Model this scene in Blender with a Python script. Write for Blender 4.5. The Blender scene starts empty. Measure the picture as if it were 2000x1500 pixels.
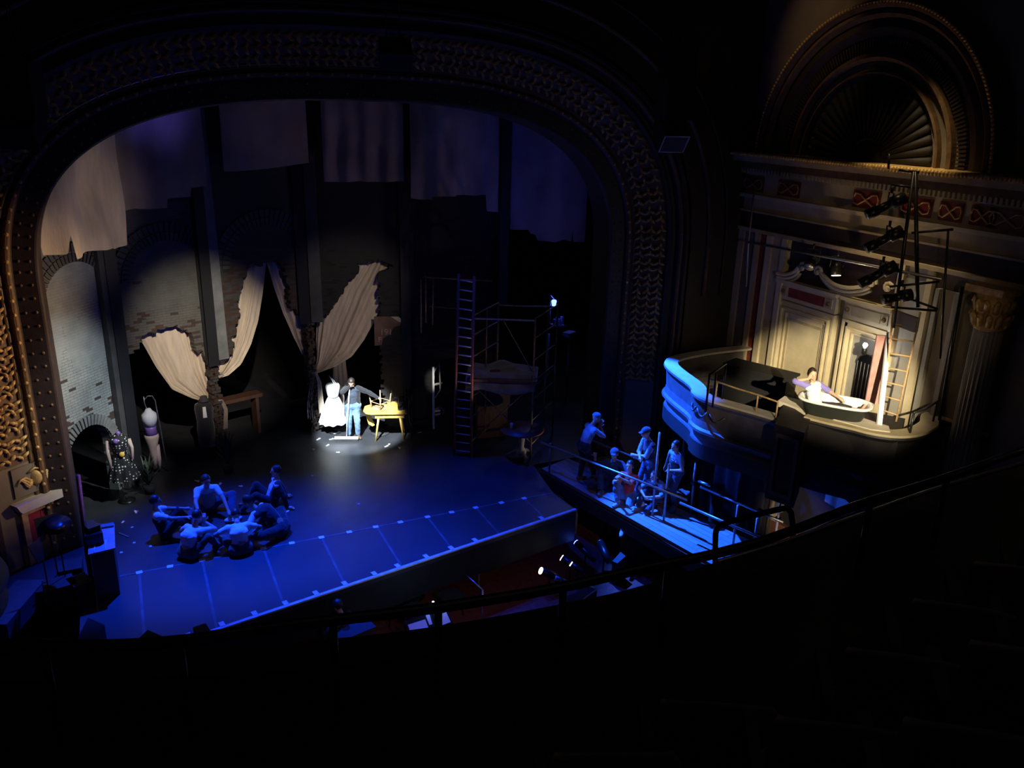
import bpy, math, random
from mathutils import Vector, Matrix, noise
from math import sin, cos, pi, sqrt, radians, atan2, hypot
random.seed(7)
SC = bpy.context.scene
COL = SC.collection
V = Vector
# ------------------------------------------------------------------ survey of the place (eye point of the photo)
H = 8.5; FPX = 1610.0
def _r0(px, py):
    v = V((px-1000, -(py-750), -FPX)); return v.normalized()
_Y = _r0(196, 170); _Z = -_r0(880, 5500)
_Z = _Z - _Y*(_Z.dot(_Y)*0.5)
_Y = (_Y - _Z*(_Z.dot(_Y)/_Z.dot(_Z))).normalized(); _Z = (_Z - _Y*_Z.dot(_Y)).normalized(); _X = _Y.cross(_Z)
RW = Matrix((_X, _Y, _Z))             # camera -> world
EYE = V((0, 0, H))
def ray(px, py): return RW @ _r0(px, py)
def G(px, py, z=0.0):                 # point at height z
    d = ray(px, py); return EYE + d*((z-H)/d.z)
def PY(px, py, y): d = ray(px, py); return EYE + d*(y/d.y)
def PX(px, py, x): d = ray(px, py); return EYE + d*(x/d.x)
# ------------------------------------------------------------------ mesh builder
class Frame:
    """upright local frame: u along, n towards the house, z up"""
    def __init__(s, p0, p1, z0=0.0):
        s.o = V((p0[0], p0[1], z0)); d = V((p1[0]-p0[0], p1[1]-p0[1], 0)); s.len = d.length
        s.u = d.normalized(); s.n = V((s.u.y, -s.u.x, 0)); s.ang = atan2(s.u.y, s.u.x)
    def w(s, u, z, n=0.0): return s.o + s.u*u + s.n*n + V((0, 0, z))
    def px(s, px, py, n=0.0):          # survey: where the sight line meets the plane n off the face -> (u,z)
        d = ray(px, py); o = s.o + s.n*n; t = (o-EYE).dot(s.n)/d.dot(s.n); q = EYE + d*t - s.o
        return (q.dot(s.u), q.z)
class MB:
    def __init__(s): s.v = []; s.f = []; s.m = []; s.sm = []; s.mats = []
    def mi(s, mat):
        if mat not in s.mats: s.mats.append(mat)
        return s.mats.index(mat)
    def add(s, vs, fs, mat=None, smooth=False):
        b = len(s.v); s.v += [V(q) for q in vs]; k = s.mi(mat)
        for f in fs: s.f.append([i+b for i in f]); s.m.append(k); s.sm.append(smooth)
        return s
    def box(s, c, d, mat=None, rz=0.0, R=None):
        M = R or Matrix.Rotation(rz, 3, 'Z'); vs = []
        for x in (-1, 1):
            for y in (-1, 1):
                for z in (-1, 1): vs.append(V(c) + M @ V((x*d[0]/2, y*d[1]/2, z*d[2]/2)))
        return s.add(vs, [(0,1,3,2),(4,6,7,5),(0,4,5,1),(2,3,7,6),(0,2,6,4),(1,5,7,3)], mat)
    def tube(s, pts, r, mat=None, seg=8, cap=True, ell=None):
        pts = [V(p) for p in pts]; n = len(pts); rs = r if isinstance(r, (list, tuple)) else [r]*n
        vs = []; up = None
        for i, p in enumerate(pts):
            t = (pts[min(i+1, n-1)] - pts[max(i-1, 0)])
            if t.length < 1e-9: t = V((0, 0, 1))
            t.normalize()
            if up is None:
                up = V((0, 0, 1)) if abs(t.z) < .9 else V((1, 0, 0))
                if ell: up = V(ell[0])
            a = t.cross(up)
            if a.length < 1e-6: a = t.orthogonal()
            a.normalize(); b = a.cross(t); up = b if not ell else up
            k = ell[1] if ell else 1
            for j in range(seg):
                w = 2*pi*j/seg; vs.append(p + a*cos(w)*rs[i]*(1 if not ell else k) + b*sin(w)*rs[i])
        fs = [(i*seg+j, i*seg+(j+1) % seg, (i+1)*seg+(j+1) % seg, (i+1)*seg+j) for i in range(n-1) for j in range(seg)]
        if cap: fs += [tuple(range(seg))[::-1], tuple((n-1)*seg+j for j in range(seg))]
        return s.add(vs, fs, mat, True)
    def rc(s, p0, r0, p1, r1, mat=None, seg=12, side=None, k=1.0):   # rounded cone; k widens it along side
        p0 = V(p0); p1 = V(p1); t = p1-p0; L = t.length
        if L < 1e-6: t = V((0, 0, 1)); L = 1e-6
        t = t.normalized(); a = (V(side) - t*V(side).dot(t)) if side is not None else t.orthogonal()
        if a.length < 1e-4: a = t.orthogonal()
        a.normalize(); b = t.cross(a); pr = []
        for q in range(0, 5):
            w = -pi/2 + q*pi/8; pr.append((p0 + t*sin(w)*r0, max(cos(w)*r0, 1e-4)))
        for q in range(0, 5):
            w = q*pi/8; pr.append((p1 + t*sin(w)*r1, max(cos(w)*r1, 1e-4)))
        vs = []
        for c, r in pr:
            for j in range(seg):
                w = 2*pi*j/seg; vs.append(c + a*cos(w)*r*k + b*sin(w)*r)
        n = len(pr)
        fs = [(i*seg+j, i*seg+(j+1) % seg, (i+1)*seg+(j+1) % seg, (i+1)*seg+j) for i in range(n-1) for j in range(seg)]
        fs += [tuple(range(seg))[::-1], tuple((n-1)*seg+j for j in range(seg))]
        return s.add(vs, fs, mat, True)
    def ball(s, c, r, mat=None, R=None, seg=14, rings=9):
        r = (r, r, r) if not isinstance(r, (tuple, list)) else r; R = R or Matrix.Identity(3); vs = []
        for i in range(rings+1):
            th = pi*i/rings
            for j in range(seg):
                w = 2*pi*j/seg; q = V((sin(th)*cos(w)*r[0], sin(th)*sin(w)*r[1], cos(th)*r[2])); vs.append(V(c) + R @ q)
        fs = [(i*seg+j, (i+1)*seg+j, (i+1)*seg+(j+1) % seg, i*seg+(j+1) % seg) for i in range(rings) for j in range(seg)]
        return s.add(vs, fs, mat, True)
    def lathe(s, c, prof, mat=None, seg=20, R=None, smooth=True, flute=0):
        R = R or Matrix.Identity(3); vs = []
        for r, z in prof:
            for j in range(seg):
                w = 2*pi*j/seg; rr = r*(1 - (flute if j % 2 else 0)); vs.append(V(c) + R @ V((cos(w)*rr, sin(w)*rr, z)))
        n = len(prof)
        fs = [(i*seg+j, i*seg+(j+1) % seg, (i+1)*seg+(j+1) % seg, (i+1)*seg+j) for i in range(n-1) for j in range(seg)]
        fs += [tuple(range(seg))[::-1], tuple((n-1)*seg+j for j in range(seg))]
        return s.add(vs, fs, mat, smooth)
    def prism(s, poly, f, n0, n1, mat=None, smooth=False, holes=()):   # outline (u,z) in frame f, from depth n0 to n1
        from mathutils.geometry import tessellate_polygon
        loops = [list(poly)] + [list(h) for h in holes]; flat = [q for l in loops for q in l]; N = len(flat)
        tris = tessellate_polygon([[V((q[0], q[1], 0)) for q in l] for l in loops])
        vs = [f.w(q[0], q[1], n1) for q in flat] + [f.w(q[0], q[1], n0) for q in flat]
        fs = []
        for t in tris:
            fs.append(tuple(t)); fs.append(tuple(i+N for i in t[::-1]))
        b = 0
        for l in loops:
            for i in range(len(l)):
                j = (i+1) % len(l); fs.append((b+i, b+i+N, b+j+N, b+j))
            b += len(l)
        return s.add(vs, fs, mat, smooth)
    def flat(s, pts, z0, z1, mat=None):     # horizontal outline (x,y)
        N = len(pts); vs = [V((p[0], p[1], z1)) for p in pts] + [V((p[0], p[1], z0)) for p in pts]
        from mathutils.geometry import tessellate_polygon
        tr = tessellate_polygon([[V((p[0], p[1], 0)) for p in pts]])
        fs = [tuple(t) for t in tr] + [tuple(i+N for i in t[::-1]) for t in tr] + [(i, i+N, (i+1) % N+N, (i+1) % N) for i in range(N)]
        return s.add(vs, fs, mat)
    def grid(s, P, mat=None, smooth=True, closed=False):
        n = len(P); m = len(P[0]); vs = [q for row in P for q in row]
        fs = [(i*m+j, i*m+j+1, (i+1)*m+j+1, (i+1)*m+j) for i in range(n-1) for j in range(m-1)]
        if closed: fs += [(i*m+m-1, i*m, (i+1)*m, (i+1)*m+m-1) for i in range(n-1)]
        return s.add(vs, fs, mat, smooth)
    def tf(s, M):
        s.v = [M @ q for q in s.v]; return s
    def build(s, name, parent=None, mat=None, origin=None, frame=None, solid=0.0, fix=True):
        me = bpy.data.meshes.new(name)
        if frame is not None:
            W = Matrix.Translation(frame.o) @ Matrix.Rotation(frame.ang, 4, 'Z')
        elif parent is not None: W = Matrix.Translation(parent['_o']) if '_o' in parent else Matrix.Identity(4)
        else:
            if origin is None:
                zs = [q.z for q in s.v]; zmin = min(zs); xs = [q.x for q in s.v]; ys = [q.y for q in s.v]
                origin = V(((min(xs)+max(xs))/2, (min(ys)+max(ys))/2, zmin))
            W = Matrix.Translation(V(origin))
        Wi = W.inverted()
        me.from_pydata([Wi @ q for q in s.v], [], s.f)
        mats = [mat] if mat else s.mats
        for m in mats: me.materials.append(m)
        if not mat: me.polygons.foreach_set('material_index', s.m)
        me.polygons.foreach_set('use_smooth', s.sm)
        me.validate(); me.update()
        if fix:
            import bmesh
            bm = bmesh.new(); bm.from_mesh(me); bmesh.ops.recalc_face_normals(bm, faces=bm.faces); bm.to_mesh(me); bm.free()
        o = bpy.data.objects.new(name, me); COL.objects.link(o)
        if parent is not None:
            o.parent = parent
            if frame is not None and '_o' in parent: o.matrix_local = Matrix.Translation(-V(parent['_o'])) @ W
        else: o.matrix_world = W
        if solid:
            md = o.modifiers.new('thick', 'SOLIDIFY'); md.thickness = solid; md.offset = 0
        return o
TAGS = []
def tag(o, label, cat, group=None, kind=None):
    if label: o['label'] = label
    if cat: o['category'] = cat
    if group: o['group'] = group
    if kind: o['kind'] = kind
    return o
def thing(name, loc, label, cat, group=None):
    o = bpy.data.objects.new(name, None); COL.objects.link(o); o.location = V(loc); o['_o'] = list(V(loc)); o.empty_display_size = .1
    return tag(o, label, cat, group)
def struct(o): o['kind'] = 'structure'; return o
def dup(root, loc, rz=0.0, label=None, group=None):
    r = root.copy(); COL.objects.link(r); r.location = V(loc); r.rotation_euler = (0, 0, rz)
    if label: r['label'] = label
    if group: r['group'] = group
    for ch in root.children:
        c = ch.copy(); COL.objects.link(c); c.parent = r
        for g in ch.children:
            d = g.copy(); COL.objects.link(d); d.parent = c
    return r
# ------------------------------------------------------------------ materials
def newmat(name):
    m = bpy.data.materials.new(name); m.use_nodes = True; nt = m.node_tree; b = nt.nodes['Principled BSDF']; return m, nt, b
def ramp(nt, fac, stops):
    r = nt.nodes.new('ShaderNodeValToRGB'); e = r.color_ramp.elements
    while len(e) < len(stops): e.new(.5)
    for i, (p, c) in enumerate(stops): e[i].position = p; e[i].color = (*c, 1) if len(c) == 3 else c
    nt.links.new(fac, r.inputs[0]); return r.outputs[0]
def mat(name, col, rough=.6, metal=0.0, var=.15, scale=6.0, bump=0.0, bscale=30.0, stretch=(1, 1, 1), spec=.5, sheen=0, trans=0):
    m, nt, b = newmat(name)
    tc = nt.nodes.new('ShaderNodeTexCoord'); mp = nt.nodes.new('ShaderNodeMapping'); mp.inputs['Scale'].default_value = stretch
    nt.links.new(tc.outputs['Object'], mp.inputs[0])
    n = nt.nodes.new('ShaderNodeTexNoise'); n.inputs['Scale'].default_value = scale; n.inputs['Detail'].default_value = 5
    nt.links.new(mp.outputs[0], n.inputs[0])
    lo = tuple(c*(1-var) for c in col); hi = tuple(min(1, c*(1+var)) for c in col)
    nt.links.new(ramp(nt, n.outputs[0], [(.3, lo), (.7, hi)]), b.inputs['Base Color'])
    b.inputs['Roughness'].default_value = rough; b.inputs['Metallic'].default_value = metal
    b.inputs['Specular IOR Level'].default_value = spec
    if sheen: b.inputs['Sheen Weight'].default_value = sheen
    if bump:
        n2 = nt.nodes.new('ShaderNodeTexNoise'); n2.inputs['Scale'].default_value = bscale; n2.inputs['Detail'].default_value = 6
        nt.links.new(mp.outputs[0], n2.inputs[0])
        bp = nt.nodes.new('ShaderNodeBump'); bp.inputs['Strength'].default_value = bump; bp.inputs['Distance'].default_value = .02
        nt.links.new(n2.outputs[0], bp.inputs['Height']); nt.links.new(bp.outputs[0], b.inputs['Normal'])
    return m
def emis(name, col, s):
    m, nt, b = newmat(name); b.inputs['Base Color'].default_value = (*col, 1); b.inputs['Emission Color'].default_value = (*col, 1); b.inputs['Emission Strength'].default_value = s; return m
def brickmat(name, paint, clay, seed, plo, phi, bright=1.0):
    """painted stage brick: grey paint with bricks showing where it has worn off (lower down / patches)"""
    m, nt, b = newmat(name); L = nt.links
    tc = nt.nodes.new('ShaderNodeTexCoord'); sp = nt.nodes.new('ShaderNodeSeparateXYZ'); cb = nt.nodes.new('ShaderNodeCombineXYZ')
    L.new(tc.outputs['Object'], sp.inputs[0]); L.new(sp.outputs[0], cb.inputs[0]); L.new(sp.outputs[2], cb.inputs[1])
    def brick(c1, c2, mo, bias=0):
        t = nt.nodes.new('ShaderNodeTexBrick'); t.inputs['Scale'].default_value = 1; t.inputs['Brick Width'].default_value = .185; t.inputs['Row Height'].default_value = .058
        t.inputs['Mortar Size'].default_value = .003; t.inputs['Bias'].default_value = bias
        t.inputs['Color1'].default_value = (*c1, 1); t.inputs['Color2'].default_value = (*c2, 1); t.inputs['Mortar'].default_value = (*mo, 1)
        L.new(cb.outputs[0], t.inputs['Vector']); return t
    pa = brick(tuple(c*.94 for c in paint), paint, tuple(c*.80 for c in paint))
    cl = brick(tuple(c*.6 for c in clay), tuple(c*1.1 for c in clay), tuple(c*.8 for c in clay))
    rnd = brick((0, 0, 0), (1, 1, 1), (0, 0, 0))
    n = nt.nodes.new('ShaderNodeTexNoise'); n.inputs['Scale'].default_value = .9; n.inputs['Detail'].default_value = 2
    mp = nt.nodes.new('ShaderNodeMapping'); mp.inputs['Location'].default_value = (seed, 0, 0); L.new(tc.outputs['Object'], mp.inputs[0]); L.new(mp.outputs[0], n.inputs[0])
    # worn amount by height: plo..phi is the band where the paint is worn
    mr = nt.nodes.new('ShaderNodeMapRange'); mr.inputs['From Min'].default_value = plo; mr.inputs['From Max'].default_value = phi; mr.inputs['To Min'].default_value = .42; mr.inputs['To Max'].default_value = -.6
    L.new(sp.outputs[2], mr.inputs[0])
    a = nt.nodes.new('ShaderNodeMath'); a.operation = 'ADD'; L.new(mr.outputs[0], a.inputs[0]); L.new(n.outputs[0], a.inputs[1])
    g = nt.nodes.new('ShaderNodeMath'); g.operation = 'LESS_THAN'; L.new(rnd.outputs[0], g.inputs[0])
    a2 = nt.nodes.new('ShaderNodeMath'); a2.operation = 'MULTIPLY'; a2.inputs[1].default_value = .6; L.new(a.outputs[0], a2.inputs[0]); L.new(a2.outputs[0], g.inputs[1])
    mo = nt.nodes.new('ShaderNodeMath'); mo.operation = 'GREATER_THAN'; mo.inputs[1].default_value = .02; L.new(rnd.outputs[0], mo.inputs[0])
    mx = nt.nodes.new('ShaderNodeMix'); mx.data_type = 'RGBA'; L.new(g.outputs[0], mx.inputs[0]); L.new(pa.outputs[0], mx.inputs[6]); L.new(cl.outputs[0], mx.inputs[7])
    n3 = nt.nodes.new('ShaderNodeTexNoise'); n3.inputs['Scale'].default_value = 2.5; n3.inputs['Detail'].default_value = 6; L.new(tc.outputs['Object'], n3.inputs[0])
    m2 = nt.nodes.new('ShaderNodeMix'); m2.data_type = 'RGBA'; m2.blend_type = 'MULTIPLY'; m2.inputs[0].default_value = .55
    L.new(mx.outputs[2], m2.inputs[6]); L.new(ramp(nt, n3.outputs[0], [(.3, (.45, .45, .47)), (.65, (1, 1, 1))]), m2.inputs[7]); L.new(m2.outputs[2], b.inputs['Base Color'])
    bp = nt.nodes.new('ShaderNodeBump'); bp.inputs['Strength'].default_value = .5; bp.inputs['Distance'].default_value = .01; bp.invert = True
    L.new(pa.outputs['Fac'], bp.inputs['Height']); L.new(bp.outputs[0], b.inputs['Normal'])
    b.inputs['Roughness'].default_value = .85; return m
def clothmat(name, col, var=.25, scale=3.0, stretch=(3, 3, .6), rough=.85):
    m = mat(name, col, rough, var=var, scale=scale, stretch=stretch, bump=.25, bscale=14); m.node_tree.nodes['Principled BSDF'].inputs['Sheen Weight'].default_value = .2; return m
def plankmat(name, col, w, ang=0.0, gap=.04, axis='X'):
    m, nt, b = newmat(name); L = nt.links
    tc = nt.nodes.new('ShaderNodeTexCoord'); mp = nt.nodes.new('ShaderNodeMapping'); mp.inputs['Rotation'].default_value = (0, 0, ang); L.new(tc.outputs['Object'], mp.inputs[0])
    t = nt.nodes.new('ShaderNodeTexBrick'); t.inputs['Scale'].default_value = 1; t.inputs['Brick Width'].default_value = 2.4; t.inputs['Row Height'].default_value = w; t.inputs['Mortar Size'].default_value = gap*w
    t.inputs['Color1'].default_value = (*[c*.9 for c in col], 1); t.inputs['Color2'].default_value = (*[c*1.1 for c in col], 1); t.inputs['Mortar'].default_value = (*[c*.3 for c in col], 1)
    L.new(mp.outputs[0], t.inputs['Vector'])
    n = nt.nodes.new('ShaderNodeTexNoise'); n.inputs['Scale'].default_value = 4; n.inputs['Detail'].default_value = 8
    m2 = nt.nodes.new('ShaderNodeMapping'); m2.inputs['Scale'].default_value = (.6, 12, 4); L.new(mp.outputs[0], m2.inputs[0]); L.new(m2.outputs[0], n.inputs[0])
    mx = nt.nodes.new('ShaderNodeMix'); mx.data_type = 'RGBA'; mx.blend_type = 'MULTIPLY'; mx.inputs[0].default_value = .5
    L.new(t.outputs[0], mx.inputs[6]); L.new(ramp(nt, n.outputs[0], [(.35, (.5, .5, .5)), (.6, (1, 1, 1))]), mx.inputs[7]); L.new(mx.outputs[2], b.inputs['Base Color'])
    b.inputs['Roughness'].default_value = .6; return m
M = {}
M['floor'] = mat('stage_floor_paint', (.034, .035, .040), .42, var=.25, scale=2.2, bump=.12, bscale=9)
M['apron'] = mat('dance_floor_vinyl', (.045, .046, .05), .38, var=.12, scale=1.5, bump=.05, bscale=6)
M['seam'] = mat('seam_tape_vinyl', (.10, .103, .115), .4, var=.4, scale=3)
M['tape'] = mat('white_gaffer_tape', (.8, .8, .8), .6, var=.1)
M['edge'] = mat('stage_nosing', (.75, .75, .77), .5, var=.2, scale=8)
M['black'] = mat('matt_black', (.012, .012, .013), .7, var=.2)
M['blackmetal'] = mat('black_metal', (.015, .015, .017), .35, metal=.3, var=.2)
M['iron'] = mat('pipe_steel', (.42, .41, .40), .38, metal=.85, var=.2, scale=12)
M['pipe'] = mat('dull_galvanised_pipe', (.33, .32, .32), .45, metal=.4, var=.25, scale=14)
M['rust'] = mat('painted_scaffold', (.22, .16, .10), .5, metal=.3, var=.35, scale=14)
M['wood'] = mat('pine_wood', (.50, .33, .16), .5, var=.2, scale=5, stretch=(1, 1, 6))
M['ywood'] = mat('yellow_formica', (.66, .42, .10), .4, var=.08)
M['dwood'] = mat('dark_wood', (.10, .045, .028), .5, var=.3, scale=6, stretch=(4, 4, 1))
M['redwood'] = mat('red_painted_ladder', (.17, .045, .035), .55, var=.3, scale=10)
M['mahog'] = mat('reddish_table_wood', (.19, .07, .04), .45, var=.25, scale=5)
M['gold'] = mat('old_gilt_plaster', (.55, .36, .13), .5, metal=.15, var=.35, scale=9, bump=.3, bscale=40)
M['golddk'] = mat('gilt_ground', (.12, .065, .024), .6, var=.35, scale=9, bump=.3, bscale=30)
M['brown'] = mat('brown_painted_plaster', (.026, .014, .010), .6, var=.3, scale=7, bump=.2, bscale=26)
M['cream'] = mat('cream_plaster', (.58, .50, .33), .6, var=.12, scale=3)
M['tan'] = mat('tan_plaster', (.42, .35, .22), .6, var=.15, scale=3)
M['grey'] = mat('grey_stone_plaster', (.30, .285, .25), .65, var=.15, scale=3)
M['taupe'] = mat('taupe_wall', (.16, .135, .10), .7, var=.15, scale=2)
M['marred'] = mat('red_marbled_panel', (.20, .03, .022), .4, var=.4, scale=8)
M['reddoor'] = mat('red_padded_door', (.30, .02, .012), .55, var=.2, scale=4)
M['carpet'] = mat('red_pit_floor', (.20, .035, .02), .9, var=.3, scale=10)
M['boxdark'] = mat('shaded_box_plaster', (.014, .011, .011), .6, var=.25, scale=5, bump=.15, bscale=20)  # shade on the box front below the ledge is put into this colour
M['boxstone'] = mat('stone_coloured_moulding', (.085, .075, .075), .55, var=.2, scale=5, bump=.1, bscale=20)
M['slab'] = mat('cream_ledge', (.56, .50, .40), .6, var=.1)
M['plush'] = mat('dark_red_plush', (.012, .003, .003), .95, var=.3, sheen=.3)
M['drape'] = clothmat('unbleached_muslin', (.60, .50, .38), .12)
M['drop'] = clothmat('stained_muslin', (.33, .27, .235), .35, .9, (1, 1, .8))
M['tarp'] = clothmat('canvas_tarp', (.17, .165, .175), .25, 4, (1, 1, 1))
M['shade'] = mat('dark_set_opening', (.008, .008, .009), .95)
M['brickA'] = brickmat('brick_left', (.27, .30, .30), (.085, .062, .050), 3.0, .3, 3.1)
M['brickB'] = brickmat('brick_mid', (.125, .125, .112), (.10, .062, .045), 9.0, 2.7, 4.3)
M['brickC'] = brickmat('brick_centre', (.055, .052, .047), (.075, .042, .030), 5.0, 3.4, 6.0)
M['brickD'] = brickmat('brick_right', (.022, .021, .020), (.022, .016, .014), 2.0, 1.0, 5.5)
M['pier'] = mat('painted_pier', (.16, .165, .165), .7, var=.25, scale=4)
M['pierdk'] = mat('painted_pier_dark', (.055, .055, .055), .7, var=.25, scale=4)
M['steelset'] = mat('black_set_column', (.008, .008, .009), .6)
M['skin'] = mat('skin', (.55, .32, .22), .5, var=.06); M['skin2'] = mat('skin_tan', (.42, .24, .16), .5, var=.06)
M['hairb'] = mat('black_hair', (.012, .010, .009), .5, var=.3, scale=40); M['hairg'] = mat('brown_hair', (.022, .015, .011), .5, var=.3, scale=40); M['hairs'] = mat('grey_hair', (.15, .14, .13), .5, var=.3, scale=40)
M['white'] = mat('white_cotton', (.80, .80, .80), .8, var=.04); M['shirt'] = clothmat('pale_shirt_cotton', (.66, .68, .70), .08, 3, (1, 1, 1))
M['blueshirt'] = clothmat('blue_chambray', (.22, .28, .38), .15, 3, (1, 1, 1)); M['dkcloth'] = clothmat('black_cloth', (.010, .010, .013), .3, 3, (1, 1, 1))
M['navy'] = clothmat('navy_jersey', (.030, .042, .065), .2, 3, (1, 1, 1)); M['denim'] = clothmat('faded_denim', (.12, .22, .38), .5, 5, (1, 1, 1))
M['jeans'] = clothmat('dark_denim', (.035, .055, .10), .3, 5, (1, 1, 1)); M['olive'] = clothmat('drab_trousers', (.075, .068, .055), .2, 4, (1, 1, 1))
M['red'] = clothmat('red_jersey', (.62, .045, .03), .15, 3, (1, 1, 1)); M['cyanshirt'] = M['shirt']
M['lilac'] = clothmat('violet_sleeve_jersey', (.20, .17, .50), .1, 3, (1, 1, 1)); M['apronc'] = clothmat('buff_vest', (.42, .38, .26), .1, 3, (1, 1, 1))
M['fan'] = mat('dark_fan_plaster', (.012, .009, .008), .7, var=.2)
M['pink'] = mat('pink_painted_board', (.52, .27, .25), .6, var=.2, scale=7)
M['enamel'] = mat('white_enamel', (.85, .84, .80), .25, var=.02); M['tubout'] = mat('dark_green_enamel', (.018, .022, .019), .4, var=.15)
M['leather'] = mat('brown_leather', (.10, .055, .035), .5, var=.2); M['shoe'] = mat('running_shoe', (.30, .32, .36), .6, var=.4, scale=30)
M['paper'] = mat('sheet_music_paper', (.75, .75, .74), .8, var=.04)
M['dk2'] = mat('charcoal_fabric', (.03, .03, .033), .8, var=.2)
M['lilacbody'] = mat('violet_satin', (.22, .12, .42), .4, var=.1)
M['mann'] = mat('mannequin_linen', (.55, .42, .36), .8, var=.1)
M['leaf'] = mat('dark_leaves', (.03, .045, .025), .6, var=.4)
M['spk'] = mat('speaker_grille', (.020, .018, .017), .8, var=.2); M['spkf'] = mat('speaker_frame', (.40, .40, .40), .5, var=.1)
M['bulb'] = emis('lamp_bulb', (1, .97, .88), 130); M['bulbb'] = emis('blue_lamp', (.05, .12, 1), 14); M['bulbc'] = emis('cool_lamp', (.8, .9, 1), 5); M['bulbw'] = emis('warm_lamp', (1, .85, .6), 3)
# ================================================================== STAGE FLOOR AND SHELL
zd = 0.0
fl = MB()
A1 = G(350, 1255); A2 = G(1125, 995)
edir = (A2-A1).normalized(); AL = A1 - edir*1.5
YT = 15.03                                        # the taped line
FLO = [(-6, YT), (AL.x, YT), (AL.x, AL.y), (A2.x, A2.y), (8.35, YT), (8.62, 16.6), (16, 16.6), (16, 26), (-6, 26)]
fl.flat([(-6, YT), (8.35, YT), (8.62, 16.6), (16, 16.6), (16, 26), (-6, 26)], -.12, 0, M['floor'])
struct(fl.build('floor', origin=(4.5, 19, -.12)))
ap = MB(); ap.flat([(AL.x, YT), (AL.x, AL.y), (A2.x, A2.y), (8.35, YT)], -.12, 0, M['apron'])
struct(ap.build('floor_apron', origin=(4.5, 14, -.12)))
fe = Frame(AL, A2)
b = MB(); b.box(fe.w(fe.len/2, .002, -.005), (fe.len, .07, .03), rz=fe.ang); struct(b.build('trim_1', mat=M['edge']))
b = MB(); b.box(fe.w(fe.len/2, -.42, -.02), (fe.len, .03, .6), rz=fe.ang); b.box(fe.w(fe.len/2, -.74, -.03), (fe.len, .05, .05), rz=fe.ang); struct(b.build('trim_2', mat=M['black']))
b = MB(); b.box(fe.w(fe.len/2, -.75, -1.08), (fe.len, .06, 1.2), rz=fe.ang)
for k in range(14): b.box(fe.w(.5+k*.8, -.75, -1.02), (.06, .06, 1.2), rz=fe.ang)
struct(b.build('wall_pit', mat=M['tan']))
b = MB(); b.box(fe.w(fe.len/2, -1.31, -1.00), (fe.len, .04, .07), rz=fe.ang); struct(b.build('baseboard_pit', mat=M['slab']))
b = MB(); b.flat([(-6, 3), (16, 3), (16, 17), (-6, 17)], -1.45, -1.35, M['carpet']); struct(b.build('floor_pit'))
# tape: long line, cross seams, small squares
def strip(name, a, b_, w, h=.004, m='seam'):
    a = V(a); b_ = V(b_); f = Frame(a, b_); q = MB(); q.box(f.w(f.len/2, h/2+.0005), (f.len, w, h), rz=f.ang); return q.build(name, mat=M[m])
tag(strip('seam_tape', (-1.0, YT, 0), (8.35, YT, 0), .05), 'long strip of tape running the width of the blue stage floor', 'tape')
for (x0, y0, x1, y1) in [(272,1118,281,1225),(395,1095,425,1215),(515,1072,553,1180),(628,1050,673,1143),(735,1028,780,1100),(835,1010,883,1073),(932,995,978,1045),(1025,975,1068,1013)]:
    p = G(x0, y0); t = (AL.y - AL.y); q = p.copy()
    yy = A1.y + (p.x-A1.x)*(edir.y/edir.x) + .02
    tag(strip('seam_tape', (p.x, YT-.02, 0), (p.x, yy, 0), .045), 'faint seam tape crossing the front strip of the blue stage floor', 'tape', 'seam tapes across the front of the stage')
for (x, y) in [(272,1118),(332,1106),(395,1095),(515,1072),(570,1061),(628,1050),(682,1039),(733,1028),(782,1020),(836,1011),(884,1003),(932,995),(982,985),(1025,975)]:
    p = G(x, y); q = MB(); q.box((p.x, YT, .007), (.11, .10, .004), rz=.1*sin(x)); tag(q.build('tape_square', mat=M['tape']), 'small white tape square on the long line across the stage floor', 'tape', 'white tape squares on the long taped line')
for (x, y) in [(370,1246),(435,1223),(498,1201),(558,1180),(617,1160),(673,1141),(731,1122),(777,1107),(832,1088),(883,1073),(930,1058),(1060,1015)]:
    p = G(x, y); u = (p-fe.o).dot(fe.u); q = MB(); q.box(fe.w(u, .021, -.09), (.09, .13, .006), rz=fe.ang); tag(q.build('tape_tab', mat=M['tape']), 'small pale tape tab on the lit front edge of the stage', 'tape', 'tape tabs along the front edge of the stage')
for i, (x, y) in enumerate([(237,1079),(294,1067),(258,1030),(262,1060)]):
    p = G(x, y); q = MB(); q.box((p.x, p.y, .003), (.05, .05, .004)); tag(q.build('tape_mark', mat=M['tape']), 'tiny position mark taped on the floor right of the wooden crate', 'tape', 'position marks beside the wooden crate')
rr = random.Random(3)
sc = []
for (x, y, n_) in [(640,870,1),(612,878,1),(648,858,1),(622,858,1),(660,884,1),(755,872,1),(780,875,1),(820,845,1),(760,868,1),(430,945,1),(385,940,1),(470,950,1),(700,985,1),(560,1000,1),(610,930,1),(240,1020,1),(265,1000,1)]:
    p = G(x, y); sc.append(p)
for p in sc:
    q = MB(); a = rr.random()*3; l = .05+.10*rr.random(); q.box((p.x, p.y, .006), (l, .025+.02*rr.random(), .008), rz=a); q.box((p.x+.02, p.y+.01, .012), (l*.5, .02, .006), rz=a+1)
    tag(q.build('paper_scrap', mat=M['paper']), 'tiny pale scrap lying on the dark stage floor', 'scrap', 'scraps scattered on the stage floor')
a = G(430, 959); b_ = G(446, 967); tag(strip('stick', (a.x, a.y, .01), (b_.x, b_.y, .01), .025, .02, 'wood'), 'thin stick lying on the floor behind the kneeling man', 'stick')
a = G(232, 1042); b_ = G(252, 1050); tag(strip('stick', (a.x, a.y, .01), (b_.x, b_.y, .01), .02, .02, 'wood'), 'thin stick lying beside the wooden crate', 'stick')
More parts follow.
